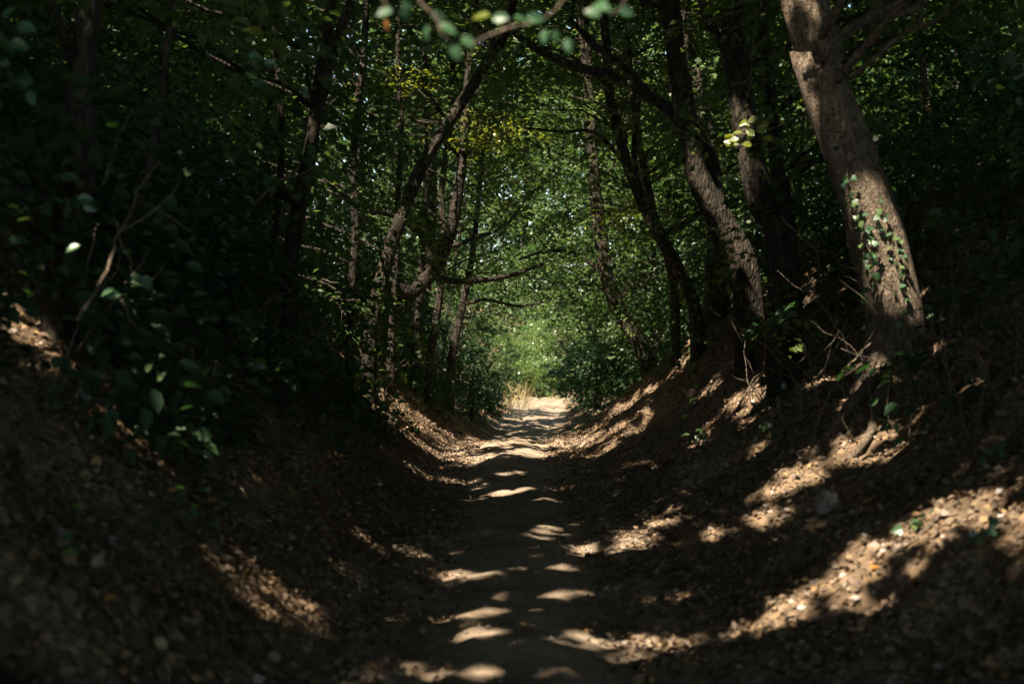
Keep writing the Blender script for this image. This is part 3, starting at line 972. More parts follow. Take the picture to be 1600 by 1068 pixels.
spr_own = nearest(spr_c, T_xy)
for ti, t in enumerate(trees):
    b = t['base']
    root = thing(t['name'], t['label'], 'tree', b, None if t['hero'] else 'trees of the wood on both banks')
    tb = Tubes()
    near = t['hero'] and b[1] < 20
    tb.add(t['pts'], t['r'], 22 if near else 12 if t['hero'] else 9, .09 if near else .3, .16, 0, t['seed'])
    link('trunk', tb.mesh('trunk', b), t['bark'], root)
    t['root'] = root
    idx = np.where(own == ti)[0]
    nearm = idx[(LP[idx, 1] < 11) & (LK[idx] > 0)]
    farm = np.setdiff1d(idx, nearm)
    if len(nearm):
        o = link('foliage', sub('foliage', nearm, b, True), M_LEAF, root)
        o['kind'] = 'stuff'
    low_ = farm[LK[farm] > 0]
    if len(low_):
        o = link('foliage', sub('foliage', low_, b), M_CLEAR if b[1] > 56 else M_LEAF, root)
        o['kind'] = 'stuff'
    top = farm[LK[farm] == 0]
    if len(top):
        o = link('crown', sub('crown', top, b), M_CANOPY, root)
        o['kind'] = 'stuff'
    # boughs that carry the sprays
    bt = Tubes()
    my = np.where(spr_own == ti)[0]
    if len(my) > 22:
        my = rng.choice(my, 22, replace=False)
    P, R = resample(t['pts'], t['r'], .4)
    cnt = 0
    for j in my:
        c = spr_c[j]
        i = int(np.argmin(np.abs(P[:, 2] - (c[2] - .3 * np.linalg.norm(P[len(P) // 2, :2] - c[:2])))))
        s = P[i]
        if np.linalg.norm(s - c) > 4.5 or c[1] < 5 or (c[1] > 24 and c[2] - path_z(c[1]) < 3.2 and abs(c[0] - path_x(c[1])) < 2.2):
            continue
        if c[1] > 22 and (c[0] - path_x(c[1])) * (b[0] - path_x(b[1])) < 0 and c[2] - path_z(c[1]) < 3.6:
            continue
        mid = (s + c) / 2 + np.array([*rng.normal(0, .15, 2), .18])
        r1 = min(R[i] * .4, .010 + .009 * np.linalg.norm(s - c))
        bt.add([s, mid, c], [r1, r1 * .7, .006], 5, .35, 0, .03, int(j))
        cnt += 1
    for j in range(4):
        i = int(rng.integers(int(len(P) * .5), len(P) - 1))
        a = rng.uniform(0, 2 * math.pi)
        c = P[i] + np.array([math.cos(a) * rng.uniform(1, 2.6), math.sin(a) * rng.uniform(1, 2.6), rng.uniform(.6, 2)])
        bt.add([P[i], (P[i] + c) / 2 + [0, 0, .2], c], [R[i] * .5, R[i] * .35, .012], 5, .4, 0, .05, j)
    o = link('boughs', bt.mesh('boughs', b), t['bark'], root)
    o['kind'] = 'stuff'
byname = {t['name']: t for t in trees if t['hero']}


def limb(tree, pix, w0, w1, name='limb', d0=None, d1=None):
    t = byname[tree]
    n = len(pix)
    pts = [at(x, y, (d0 + (d1 - d0) * i / (n - 1))) for i, (x, y) in enumerate(pix)]
    tb = Tubes()
    tb.add(pts, np.linspace(w0, w1, n) / FP * d0 * .5, 10, .12, .2, 0, n + w0)
    return link(name, tb.mesh(name, t['base']), t['bark'], t['root'])


limb('bank_tree', [(1120, 330), (1108, 250), (1075, 195), (1032, 162), (970, 124), (900, 104), (845, 80), (800, 48), (770, 10)], 26, 9, 'limb', 17.0, 19.5)
limb('bank_tree', [(1085, 225), (1055, 185), (1020, 155), (975, 105), (930, 72), (890, 30)], 18, 8, 'limb', 17.0, 18)
limb('twin_tree', [(478, 262), (492, 200), (506, 140), (524, 70), (550, 0)], 16, 13, 'limb', 13.9, 13.6)
limb('twin_tree', [(470, 320), (430, 290), (402, 322)], 14, 7, 'limb', 13.9, 12.8)
limb('crooked_tree', [(640, 462), (600, 436), (575, 430), (545, 440)], 26, 8, 'limb', 24, 23)
limb('crooked_tree', [(690, 400), (640, 350), (590, 330), (560, 350)], 14, 6, 'limb', 24, 23)
limb('crooked_tree', [(672, 432), (720, 440), (790, 432), (850, 412)], 12, 4, 'limb', 24, 26)
limb('inner_tree', [(694, 390), (740, 372), (790, 352), (830, 300)], 8, 3, 'limb', 28, 29)
limb('edge_tree', [(724, 475), (760, 468), (810, 478), (860, 470)], 7, 3, 'limb', 34, 34)
limb('far_tree', [(948, 430), (905, 400), (860, 392), (810, 405)], 10, 3, 'limb', 29, 30)
limb('bent_tree', [(985, 265), (930, 208), (880, 206), (820, 200)], 8, 3, 'limb', 21, 22)
limb('bent_tree', [(1008, 325), (990, 240), (1000, 150)], 10, 6, 'limb', 21, 21.5)
limb('leaning_tree', [(1398, 470), (1345, 420), (1328, 370), (1318, 300)], 22, 10, 'limb', 11.9, 12.3)
limb('stout_tree', [(1150, 100), (1110, 40), (1085, -30)], 20, 12, 'limb', 14.5, 14.5)

# roots on the right bank
ROOTS = [('bent_tree', [(1075, 470), (1050, 520), (1015, 548), (985, 590), (970, 625)], 20), ('bent_tree', [(1090, 480), (1070, 530), (1050, 545)], 21),
         ('bank_tree', [(1150, 420), (1138, 465), (1105, 500), (1080, 540)], 18), ('bank_tree', [(1168, 430), (1150, 470), (1120, 530), (1100, 560)], 17),
         ('far_tree', [(1006, 550), (990, 575), (962, 600), (935, 630)], 26), ('far_tree', [(1012, 556), (1000, 580), (985, 585)], 26),
         ('leaning_tree', [(1370, 640), (1330, 650), (1290, 690), (1262, 730)], 10), ('leaning_tree', [(1350, 650), (1362, 690), (1340, 720)], 10),
         ('stout_tree', [(1215, 400), (1190, 440), (1160, 490), (1150, 540)], 14)]
for ri, (tr, pix, d) in enumerate(ROOTS):
    t = byname[tr]
    pts = []
    for i, p in enumerate(pix):
        q = hit(*p)
        if i == 0:
            q = np.array([t['pts'][1][0], t['pts'][1][1], float(H(t['pts'][1][0], t['pts'][1][1])) + .1])
        q[2] += .03 + .03 * math.sin(i * 2 + ri)
        pts.append(q)
    if max(np.linalg.norm(pts[i + 1] - pts[i]) for i in range(len(pts) - 1)) > 5:
        continue
    tb = Tubes()
    tb.add(pts, np.linspace(.055, .014, len(pts)), 8, .1, .2, .015, ri)
    link('root', tb.mesh('root', t['base']), M_PALE, t['root'])

for i, (x, y, h, r, nsp, lab) in enumerate(SHRUBS):
    b = np.array([x, y, float(H(x, y)) - .05])
    root = thing('shrub', lab, 'shrub', b)
    s = np.where(sown == i)[0]
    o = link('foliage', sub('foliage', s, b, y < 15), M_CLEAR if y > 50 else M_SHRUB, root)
    o['kind'] = 'stuff'
    tb = Tubes()
    cc = sh_c[i]
    tb.add([b, b + np.array([0, 0, h * .6])], [.03, .015], 5, .25, 0, .02, i)
    for j in rng.choice(len(cc), min(12, len(cc)), replace=False):
        c = cc[j]
        if y > 35 and y < 60 and (c[0] - path_x(c[1])) * (x - path_x(y)) < .4:
            continue
        tb.add([b, b + (c - b) * [.35, .35, .55], c], [.028, .018, .005], 5, .25, 0, .02, int(j))
    o = link('stems', tb.mesh('stems', b), M_BARK, root)
    o['kind'] = 'stuff'

o = link('undergrowth', sub('undergrowth', undergrowth[LP[undergrowth, 1] < 10.5], (0, 0, 0), True), M_SHRUB)
o['kind'] = 'stuff'
o['label'] = 'dark leafy undergrowth on the near banks'
o = link('undergrowth', sub('undergrowth', undergrowth[LP[undergrowth, 1] >= 10.5], (0, 0, 0)), M_SHRUB)
o['kind'] = 'stuff'
o['label'] = 'leafy undergrowth along the farther banks'

# the wood that goes on behind: one mass
s = np.where(far_out | (LK == 3))[0]
me = sub('foliage_mass', s, (0, 0, 0))
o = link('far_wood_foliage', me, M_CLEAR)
o['kind'] = 'stuff'
o['label'] = 'leafy wood closing the view beyond the lane'
tb = Tubes()
for k in range(70):
    if k < 40:
        x, y = rng.uniform(-26, 28), rng.uniform(76, 100)
    else:
        x, y = rng.choice([-1, 1]) * rng.uniform(16, 26), rng.uniform(-10, 76)
    g = float(H(x, y))
    h = rng.uniform(10, 15)
    tb.add([(x, y, g - .3), (x + rng.normal(0, .4), y, g + h * .5), (x + rng.normal(0, .8), y, g + h)], [rng.uniform(.1, .22), .1, .03], 7, 1.2, 0, .03, k)
o = link('far_wood_trunks', tb.mesh('far_wood_trunks'), M_BARK)
o['kind'] = 'stuff'
n = 3600
cc = np.stack([np.where(rng.random(n) < .5, rng.uniform(-18, 22, n), rng.uniform(-9, 14, n)), rng.uniform(87, 94, n), rng.uniform(0, 1, n) ** 1.3 * 26], 1)
P_, D_, N_, l_, w_, t_ = spray_leaves(cc, nrm(rng.normal(0, 1, (n, 3)) * [1, 1, .4]), np.array([0, -.2, .9]) + rng.normal(0, .5, (n, 3)), rng.uniform(1.4, 2.4, n), 28, .42)
o = link('far_treeline', leaf_mesh('far_treeline', P_, D_, N_, l_, w_, t_), M_CLEAR)
o['kind'] = 'stuff'
o['label'] = 'tall far trees whose leaves close the view'
# far screens of leaves left, right and behind
n = 7600
q = rng.random(n)
side = rng.choice(3, n, p=[.37, .37, .26])
x = np.where(side == 0, rng.uniform(-23, -14, n), np.where(side == 1, rng.uniform(14, 23, n), rng.uniform(-30, 34, n)))
y = np.where(side == 2, np.where(q < .8, rng.uniform(84, 104, n), rng.uniform(-34, -14, n)), rng.uniform(-14, 88, n))
z = H(x, y) + rng.uniform(.3, 1, n) * np.where(y > 80, 27, 13)
cc = np.stack([x, y, z], 1)
P_, D_, N_, l_, w_, t_ = spray_leaves(cc, nrm(rng.normal(0, 1, (n, 3)) * [1, 1, .4]), np.array([0, 0, .9]) + rng.normal(0, .5, (n, 3)), rng.uniform(1.6, 2.8, n), 15, .50)
o = link('surrounding_wood', leaf_mesh('surrounding_wood', P_, D_, N_, l_, w_, t_), M_CANOPY)
o['kind'] = 'stuff'
o['label'] = 'dense leafy wood all round'

# ------------------------------------------------------------------ leaf litter
nl = 140000
y = 4.5 + 24 * rng.random(nl) ** 1.9
side = np.where(rng.random(nl) < .5, -1, 1)
u = side * (.35 + 4.6 * rng.random(nl) ** 1.1)
onp = np.abs(u) < .8
keep = ~onp | (rng.random(nl) < np.where(np.abs(u) < .5, .16, .75))
y, u = y[keep], u[keep]
extra = 5000
y = np.concatenate([y, rng.uniform(4, 26, extra)])
u = np.concatenate([u, np.where(rng.random(extra) < .5, -1, 1) * rng.uniform(.55, 1.15, extra)])
x = u + path_x(y)
z = H(x, y)
eps = .05
gx = (H(x + eps, y) - z) / eps
gy = (H(x, y + eps) - z) / eps
Ng = nrm(np.stack([-gx, -gy, np.ones_like(gx)], 1))
ang = rng.uniform(0, 2 * math.pi, len(x))
D = np.stack([np.cos(ang), np.sin(ang), np.zeros_like(ang)], 1)
N2 = nrm(Ng + rng.normal(0, .42, (len(x), 3)))
D = nrm(D - N2 * np.sum(D * N2, 1, keepdims=True))
ln = rng.uniform(.024, .058, len(x)) * np.where(rng.random(len(x)) < .12, 1.35, 1)
P = np.stack([x, y, z], 1) + Ng * rng.uniform(.004, .03, len(x))[:, None]
tint = np.clip(rng.beta(2, 2.4, len(x)), 0, 1)
# the largest-looking ones are leaves of their own
pxs = np.abs(P[:, 0] / P[:, 1]) < .355
pys = np.abs((P[:, 2] - EYE) / P[:, 1]) < .238
score = np.where(pxs & pys, ln / P[:, 1], 0)
own_leaf = np.argsort(-score)[:280]
mask = np.ones(len(P), bool)
mask[own_leaf] = False
o = link('leaf_litter', leaf_mesh('leaf_litter', P[mask], D[mask], N2[mask], ln[mask], ln[mask] * .6, tint[mask]), M_LITTER)
o['kind'] = 'stuff'
o['label'] = 'dry brown leaf litter over both banks'


tbp = Tubes()
for k in range(420):
    py_ = 5 + 22 * rng.random() ** 1.5
    pu = rng.normal(0, .55)
    q = np.array([pu + float(path_x(py_)), py_, 0.])
    q[2] = float(H(q[0], q[1]))
    r_ = rng.uniform(.006, .02)
    a_ = rng.uniform(0, 6.28)
    dv = np.array([math.cos(a_), math.sin(a_), rng.normal(0, .3)]) * r_
    tbp.add([q - dv, q + dv * .2, q + dv], [r_ * .5, r_ * .9, r_ * .4], 6, 1, .3, 0, k)
o = link('pebbles', tbp.mesh('pebbles'), M_STONE)
o['kind'] = 'stuff'
o['label'] = 'small stones and clods on the trodden path'


def blade(name, length, width, curl, rnd, lobed=False):
    """one leaf along +Y with a midrib fold, a curl and, when lobed, ivy points"""
    if lobed:
        half = [(.0, .05), (.30, -.05), (.52, .22), (.30, .36), (.34, .60), (.12, .66)]
    else:
        half = [(.0, 0.), (.30, .12), (.47, .34), (.46, .55), (.30, .78)]
    v, f = [], []
    mid = [0, .2, .4, .6, .8, 1.0]
    for m in mid:
        v.append((0, m, -curl * m * m))
    nm = len(mid)
    for s in (1, -1):
        st = len(v)
        for hx, hy in half[1:]:
            v.append((s * hx * width / length, hy, .12 * abs(hx) - curl * hy * hy + .10 * hx * hx))
        n_ = len(half) - 1
        loop = [0] + [st + i for i in range(n_)] + [nm - 1]
        # fan of quads to the midrib
        for i in range(len(loop) - 1):
            a, b = loop[i], loop[i + 1]
            ha = v[a][1]
            hb = v[b][1]
            ma = min(range(nm), key=lambda q: abs(mid[q] - max(ha, 0)))
            mb = min(range(nm), key=lambda q: abs(mid[q] - max(hb, 0)))
            poly = []
            for q in (a, b, mb, ma):
                if q not in poly:
                    poly.append(q)
            if len(poly) >= 3:
                f.append(poly if s > 0 else poly[::-1])
    v = np.array(v) * length
    me = bpy.data.meshes.new(name)
    me.from_pydata([tuple(p) for p in v], [], f)
    at_ = me.attributes.new('rnd', 'FLOAT', 'FACE')
    at_.data.foreach_set('value', np.full(len(me.polygons), rnd, np.float32))
    me.update()
    return me


def orient(o, p, D, Nn, s=1.0):
    D = Vector(D).normalized()
    Nn = Vector(Nn)
    Nn = (Nn - D * Nn.dot(D)).normalized()
    X = D.cross(Nn)
    from mathutils import Matrix
    m = Matrix(((X.x, D.x, Nn.x), (X.y, D.y, Nn.y), (X.z, D.z, Nn.z)))
    o.rotation_mode = 'QUATERNION'
    o.rotation_quaternion = m.to_quaternion()
    o.location = [float(q) for q in p]
    o.scale = (s, s, s)


dl = []
for k in range(8):
    me = blade('fallen_leaf', .05, .036, (.10, .35, .55, .2)[k % 4], (.12, .3, .45, .55, .68, .8, .92, 1.0)[k])
    me.materials.append(M_LITTER)
    dl.append(me)
for i in own_leaf:
    k = int(np.clip(tint[i] * 8 + rng.normal(0, 1), 0, 7))
    o = bpy.data.objects.new('fallen_leaf', dl[k])
    C.objects.link(o)
    orient(o, P[i], D[i], N2[i], float(ln[i] / .05))
    tone = ('dark brown', 'brown', 'brown', 'brown', 'tan', 'tan', 'orange brown', 'yellowish')[k]
    where = 'trodden path' if abs(P[i, 0] - float(path_x(P[i, 1]))) < .8 else 'left bank' if P[i, 0] < 0 else 'right bank'
    tag(o, f'{tone} curled dead leaf lying on the {where} in the near ground', 'dead leaf', 'dead leaves on the near ground')
me = blade('fallen_leaf', .055, .038, .3, .6)
me.materials.append(M_ORANGE)
for (px, py, lab) in [(162, 958, 'single bright orange dead leaf on the dark left bank'), (262, 776, 'small orange brown leaf above the sunlit strip of the left bank'),
                      (1360, 905, 'orange leaf beside the sunlit stripes of the right bank')]:
    o = bpy.data.objects.new('fallen_leaf', me)
    C.objects.link(o)
    q = hit(px, py)
    orient(o, q + [0, 0, .025], (.9, .2, .3), (-.2 * np.sign(q[0]), -.5, .8), 1.0)
    tag(o, lab, 'dead leaf')

# ------------------------------------------------------------------ dead sticks and stems
# label, pixels, distance (None: lies on the ground), width px, colour
STICKS = [
    ('dead_branch', 'tall thin dead branch crossing others at the left edge', [(95, 610), (112, 545), (126, 480), (138, 410), (150, 350)], 6.2, 7, M_TWIG),
    ('dead_branch', 'pale forked dead branch rising from the left bank with a sunlit bend', [(122, 500), (150, 455), (174, 405), (190, 360), (215, 300), (250, 250)], 6.4, 8, M_TWIG),
    ('dead_branch', 'sun spotted dead branch slanting up beside the forked one', [(95, 580), (140, 520), (180, 468), (200, 438), (232, 395)], 6.5, 9, M_TWIG),
    ('dead_branch', 'short dead stick propped low against the crossing branches', [(68, 512), (96, 495), (122, 476)], 6.3, 6, M_TWIG),
    ('dead_branch', 'short dim stick leaning the other way below the sun spotted branch', [(190, 468), (205, 498), (216, 522)], 6.6, 6, M_TWIG),
    ('dead_branch', 'pale stem standing alone at upper left among dim leaves', [(160, 290), (182, 230), (206, 168)], 7.5, 6, M_TWIG),
    ('dead_branch', 'dim bent stick curving above the left bank', [(250, 330), (280, 350), (305, 365)], 8, 6, M_TWIG),
    ('dead_twig', 'fine pale twig reaching out of the dark left bank', [(470, 425), (493, 433), (545, 447), (572, 462), (600, 485)], 15, 4, M_TWIG),
    ('dead_branch', 'pale bent branch hanging before the left trunks', [(385, 340), (402, 312), (438, 282), (470, 262)], 12, 8, M_TWIG),
    ('dead_branch', 'long bowed stick rising from the right bank below the leaning tree', [(1262, 700), (1284, 645), (1310, 592), (1360, 535)], 8.6, 7, M_TWIG),
    ('dead_branch', 'stick lying slantwise across the right bank under the bowed one', [(1195, 708), (1245, 668), (1300, 645), (1352, 628)], 8.6, 7, M_TWIG),
    ('dead_twig', 'thin upright stem just right of the leaning tree foot', [(1436, 640), (1446, 570), (1456, 500), (1446, 420)], 9, 4, M_TWIG),
    ('dead_twig', 'second thin stem curving up right of the leaning tree', [(1436, 636), (1452, 580), (1470, 520), (1464, 430)], 9.2, 4, M_TWIG),
    ('dead_twig', 'third thin stem standing furthest right of the leaning tree', [(1440, 630), (1478, 545), (1486, 440), (1476, 330)], 9.4, 4, M_TWIG),
    ('dead_twig', 'arched bare twig left of the leaning tree', [(1222, 340), (1252, 370), (1276, 392), (1280, 430)], 10, 4, M_TWIG),
    ('dead_twig', 'bare twig standing from the middle of the right bank', [(1160, 560), (1175, 505), (1192, 468)], 12, 4, M_TWIG),
    ('dead_twig', 'crooked stem with a sunlit piece on the right bank', [(1128, 598), (1155, 550), (1170, 500), (1186, 455)], 12.4, 5, M_TWIG),
    ('dead_twig', 'small twig in the sun at the foot of the thin stems', [(1430, 640), (1442, 615), (1452, 600)], 8.9, 6, M_TWIG),
    ('dead_twig', 'long bare twig slanting up across the right trunks', [(1030, 52), (1080, 40), (1160, 17)], 13, 4, M_TWIG),
    ('dead_twig', 'bare upright twig between the right trunks', [(1150, 190), (1170, 140), (1175, 80), (1190, 0)], 13, 3, M_TWIG),
]
for k, (nm, lab, pix, d, w, m) in enumerate(STICKS):
    if pix[0][1] > 500:
        d = float(hit(*pix[0])[1])
    pts = [at(x, y, d + .12 * i) for i, (x, y) in enumerate(pix)]
    if pix[0][1] > 500:
        pts[0][2] -= .03
    b = pts[0]
    tb = Tubes()
    tb.add(pts, np.linspace(w, w * .5, len(pts)) / FP * d * .36, 7, .06, .25, .006, k)
    if len(pts) > 3:
        a, c = pts[len(pts) // 2], pts[-1]
        t1 = a + (c - a) * .35 + np.array([.16, .05, .04])
        tb.add([a, t1, t1 + (c - a) * .25], [w / FP * d * .28, w / FP * d * .2, .003], 5, .08, 0, .006, k + 50)
    o = link(nm, tb.mesh(nm, b), m, None, [float(v) for v in b])
    tag(o, lab, 'stick')
for k, (lab, pix, r) in enumerate([
        ('sunlit stick half buried in leaves on the right bank', [(1405, 868), (1450, 830), (1500, 792)], .014),
        ('pale straight stick lying in the sunlit strip of the left bank', [(325, 868), (352, 905), (385, 950)], .008),
        ('dim stick lying across the leaves at the lower right', [(1290, 760), (1330, 740), (1380, 722)], .01),
        ('thin stick lying on the shaded left bank below the shrubs', [(420, 700), (455, 725), (495, 752)], .009),
        ('dead stick lying along the right bank above the middle stripes', [(1120, 770), (1160, 735), (1215, 715)], .01),
        ('curved stick near the roots on the right bank', [(1040, 590), (1075, 555), (1085, 520)], .018),
        ('broken stick on the dark left bank in the middle distance', [(470, 560), (505, 580), (540, 612)], .013),
        ('short stick on the left bank beside the fine pale twig', [(440, 455), (470, 470), (500, 480)], .014)]):
    pts = [hit(*p) + [0, 0, .02] for p in pix]
    tb = Tubes()
    tb.add(pts, [r, r * .9, r * .6], 7, .06, .2, .006, k + 200)
    o = link('fallen_stick', tb.mesh('fallen_stick', pts[0]), M_TWIG, None, [float(v) for v in pts[0]])
    tag(o, lab, 'stick')

# bare roots and fibres hanging over the far right bank and the left bank, too fine to count
tb = Tubes()
for k in range(260):
    if k < 150:
        px, py = rng.uniform(930, 1320), rng.uniform(430, 700)
    else:
        px, py = rng.uniform(380, 640), rng.uniform(440, 660)
    q = hit(px, py)
    if q[1] > 34 or q[1] < 6:
        continue
    a = rng.uniform(0, 2 * math.pi)
    ln_ = rng.uniform(.25, .9)
    pts = [q]
    for j in range(3):
        a += rng.normal(0, .5)
        w = pts[-1] + np.array([math.cos(a), math.sin(a), 0]) * ln_ / 3
        w[2] = float(H(w[0], w[1])) + rng.uniform(.01, .09)
        pts.append(w)
    tb.add(pts, np.linspace(rng.uniform(.006, .014), .003, 4), 5, .1, 0, .01, k)
for k in range(230):
    if k < 140:
        px, py = rng.uniform(1100, 1590), rng.uniform(430, 700)
    else:
        px, py = rng.uniform(330, 640), rng.uniform(470, 640)
    q = hit(px, py)
    if q[1] > 26 or q[1] < 7.5 or abs(q[0] - float(path_x(q[1]))) < 1.7:
        continue
    side = -np.sign(q[0])
    ln_ = rng.uniform(.25, 1.0)
    bend = rng.normal(0, .35, 2)
    lean = rng.uniform(-.2, .7)
    pts = [q - [0, 0, .03]] + [q + np.array([side * lean * f + bend[0] * f * f, bend[1] * f, (1 - .35 * f * abs(lean)) * f]) * ln_ for f in (.35, .7, 1.0)]
    tb.add(pts, np.linspace(rng.uniform(.004, .009), .002, 4), 5, .1, 0, .012, k)
    if rng.random() < .5:
        tb.add([pts[2], pts[2] + np.array([*rng.normal(0, .14, 2), .12]) * ln_ * 2], [.004, .0015], 4, .1, 0, .01, k)
o = link('root_fibres', tb.mesh('root_fibres'), M_TWIG)
o['kind'] = 'stuff'
o['label'] = 'fine roots and twigs matted on both banks'

# ------------------------------------------------------------------ ivy and small plants, every leaf a part
ivm = []
for k in range(5):
    me = blade('leaf', .058, .060, (.1, .25, .15, .3, .2)[k], (.15, .4, .6, .7, .85)[k], True)
    me.materials.append(M_IVY)
    ivm.append(me)
pl = []
for k in range(4):
    me = blade('leaf', .07, .042, (.15, .3, .45, .25)[k], (.2, .5, .75, 1.0)[k])
    me.materials.append(M_IVY)
    pl.append(me)
yl = []
for k in range(3):
    me = blade('leaf', .075, .06, (.15, .3, .2)[k], (.2, .6, 1.0)[k])
    me.materials.append(M_YELLOW)
    yl.append(me)
fg = []
for k in range(3):
    me = blade('leaf', .058, .040, (.15, .3, .2)[k], (.3, .5, .65)[k])
    me.materials.append(M_IVY)
    fg.append(me)
fo = blade('leaf', .05, .034, .3, .5)
fo.materials.append(M_ORANGE)


def vine(name, lab, cat, pts, nleaf, meshes, spread, s=1.0, rad=.004, facing=(-.3, -.6, .75)):
    b = pts[0]
    root = thing(name, lab, cat, b)
    tb = Tubes()
    tb.add(pts, np.linspace(rad, rad * .5, len(pts)), 6, .05, 0, .006, nleaf)
    link('stem', tb.mesh('stem', b), M_TWIG, root)
    P, _ = resample(pts, np.ones(len(pts)), .02)
    for k in range(nleaf):
        c = P[int((k + .5) / nleaf * (len(P) - 1))] + rng.normal(0, spread, 3) * [1, 1, .7]
        o = bpy.data.objects.new('leaf', meshes[int(rng.integers(len(meshes)))])
        C.objects.link(o)
        o.parent = root
        orient(o, c - b, rng.normal(0, 1, 3) * [1, .5, .6] + [0, -.2, -.3], np.array(facing) + rng.normal(0, .4, 3), s * rng.uniform(.65, 1.2))


def on(pix, lift=.06):
    return [hit(*p) + [0, 0, lift] for p in pix]


VINES = [
    ('ivy trailing down the bank left of the leaning tree', [(1292, 405), (1276, 440), (1266, 480), (1252, 520)], 34, .06),
    ('sunlit ivy strand standing out over the right bank', [(1178, 548), (1215, 545), (1255, 540), (1290, 548)], 26, .05),
    ('ivy hanging below the sunlit strand on the right bank', [(1262, 548), (1240, 570), (1228, 592), (1215, 610)], 24, .05),
    ('dark ivy patch low on the right bank near the lane', [(1118, 655), (1098, 680), (1092, 705), (1100, 722)], 30, .05),
    ('ivy patch under the bowed stick on the right bank', [(1240, 600), (1290, 585), (1320, 575)], 26, .06),
    ('small bright seedling row beside the slanting stick', [(1160, 686), (1185, 682), (1220, 690)], 10, .03),
    ('ivy with large leaves at the right edge', [(1600, 690), (1575, 705), (1552, 730), (1540, 745)], 9, .045),
    ('yellow green ivy sprigs among the sunlit stripes', [(1405, 860), (1428, 842), (1460, 822)], 6, .025),
    ('ivy creeping along the foot of the leaning tree', [(1330, 420), (1320, 470), (1330, 520)], 26, .07),
    ('dim ivy on the right bank above the seedlings', [(1200, 640), (1235, 620), (1260, 640)], 20, .06),
    ('ivy strand near the lower right corner', [(1500, 885), (1520, 880), (1560, 850)], 7, .03),
]
for lab, pix, nlv, sp in VINES:
    vine('ivy_vine', lab, 'ivy', on(pix), nlv, ivm, sp)
for lab, pix, d, n_ in [('dark ivy climbing over the sunlit part of the leaning trunk', [(1352, 470), (1362, 420), (1350, 370), (1338, 320), (1322, 270)], 11.44, 46),
                        ('ivy on the right edge of the leaning trunk', [(1418, 520), (1408, 440), (1392, 370), (1372, 310)], 11.46, 34)]:
    vine('ivy_vine', lab, 'ivy', [at(x, y, d) for x, y in pix], n_, ivm, .035)
PLANTS = [
    ('low plant with long leaves on the dark left bank', (190, 612), 7), ('dim leafy seedling on the left bank above the sunlit strip', (285, 815), 8),
    ('leafy seedling low on the left bank near the middle', (500, 690), 7), ('small plant under the crossing dead branches', (120, 640), 7),
    ('pale green seedling on the shaded left bank', (315, 640), 6), ('dim seedling beside the near left bank foot', (470, 760), 7),
    ('leafy seedling below the dim left shrub', (400, 560), 9), ('seedling in the dark corner at the lower left', (110, 880), 7),
    ('seedling left of the leaning dead branches', (40, 420), 8), ('little plant by the thin stick on the left bank', (455, 800), 6),
    ('small sunlit plant beside the right lane edge', (1195, 740), 6), ('tiny plant near the stone on the right bank', (1200, 700), 6),
]
for lab, p, nlv in PLANTS:
    q = hit(*p)
    vine('seedling', lab, 'plant', [q, q + [.01, 0, .09], q + [.03, -.01, .19]], nlv, pl, .055, 1.0, .003, (0, -.4, .8))


def hang(lab, twig, leaves, d, meshes, rad, s=1.0, name='overhanging_branch'):
    pts = [at(x, y, d) for x, y in twig]
    b = pts[0]
    root = thing(name, lab, 'branch', b)
    tb = Tubes()
    tb.add(pts, np.linspace(rad, rad * .5, len(pts)), 7, .05, .1, .004, 3)
    link('twig', tb.mesh('twig', b), M_TWIG, root)
    for (px, py, ang, kind) in leaves:
        me = fo if kind == 'o' else yl[0] if kind == 'y' else meshes[int(rng.integers(len(meshes)))]
        o = bpy.data.objects.new('leaf', me)
        C.objects.link(o)
        o.parent = root
        a = math.radians(ang)
        dd_ = d + rng.normal(0, .05)
        p = at(px, py, dd_)
        D = np.array([math.cos(a), rng.normal(0, .25), -math.sin(a)])
        N_ = np.array([-.35, -.75, .55]) + rng.normal(0, .3, 3)
        orient(o, p - D * .025 - b, D, N_, s * rng.uniform(.85, 1.15))


hang('blurred leafy twig hanging at the top middle', [(652, -60), (662, 4), (676, 30), (690, 52), (706, 66)],
     [(666, 54, 105, ''), (690, 70, 70, ''), (733, 66, 30, ''), (712, 82, 60, ''), (684, 28, 50, ''), (700, 44, 20, '')], 4.0, fg, .006, .9)
hang('blurred twig with an orange leaf at the top left of middle', [(590, -60), (605, 0), (612, 30)],
     [(604, 46, 95, 'o'), (634, 24, 70, ''), (600, 20, 160, ''), (640, 8, 20, '')], 4.1, fg, .004, .85)
hang('pale blurred twig crossing the top of the lane', [(740, 70), (770, 54), (800, 42), (835, 34), (870, 14), (900, -30)],
     [(818, 30, -5, ''), (838, 28, 5, ''), (784, 28, 0, ''), (868, 62, 85, ''), (850, 60, 100, ''), (888, 74, 80, ''), (752, 26, 180, 'y')], 4.0, fg, .0055, .85)
hang('bright blurred leaves at the top right of the lane', [(1010, -70), (985, -10), (962, 16), (950, 24)],
     [(943, 13, 205, ''), (936, 8, 215, ''), (978, 18, 10, ''), (925, 20, 200, '')], 4.0, fg, .004, .95)
hang('small maple spray catching the sun on the right', [(1235, 190), (1205, 200), (1170, 208), (1138, 214)],
     [(x + rng.normal(0, 5), y + rng.normal(0, 5), rng.uniform(100, 230), rng.choice(['y', 'y', ''])) for x, y in
      [(1140, 214), (1148, 205), (1158, 212), (1150, 220), (1165, 200), (1172, 215), (1180, 205), (1160, 225), (1188, 198), (1195, 212), (1205, 200), (1172, 226), (1142, 222), (1182, 190), (1164, 190)]],
     12, yl, .006, 1.15, 'leafy_branch')
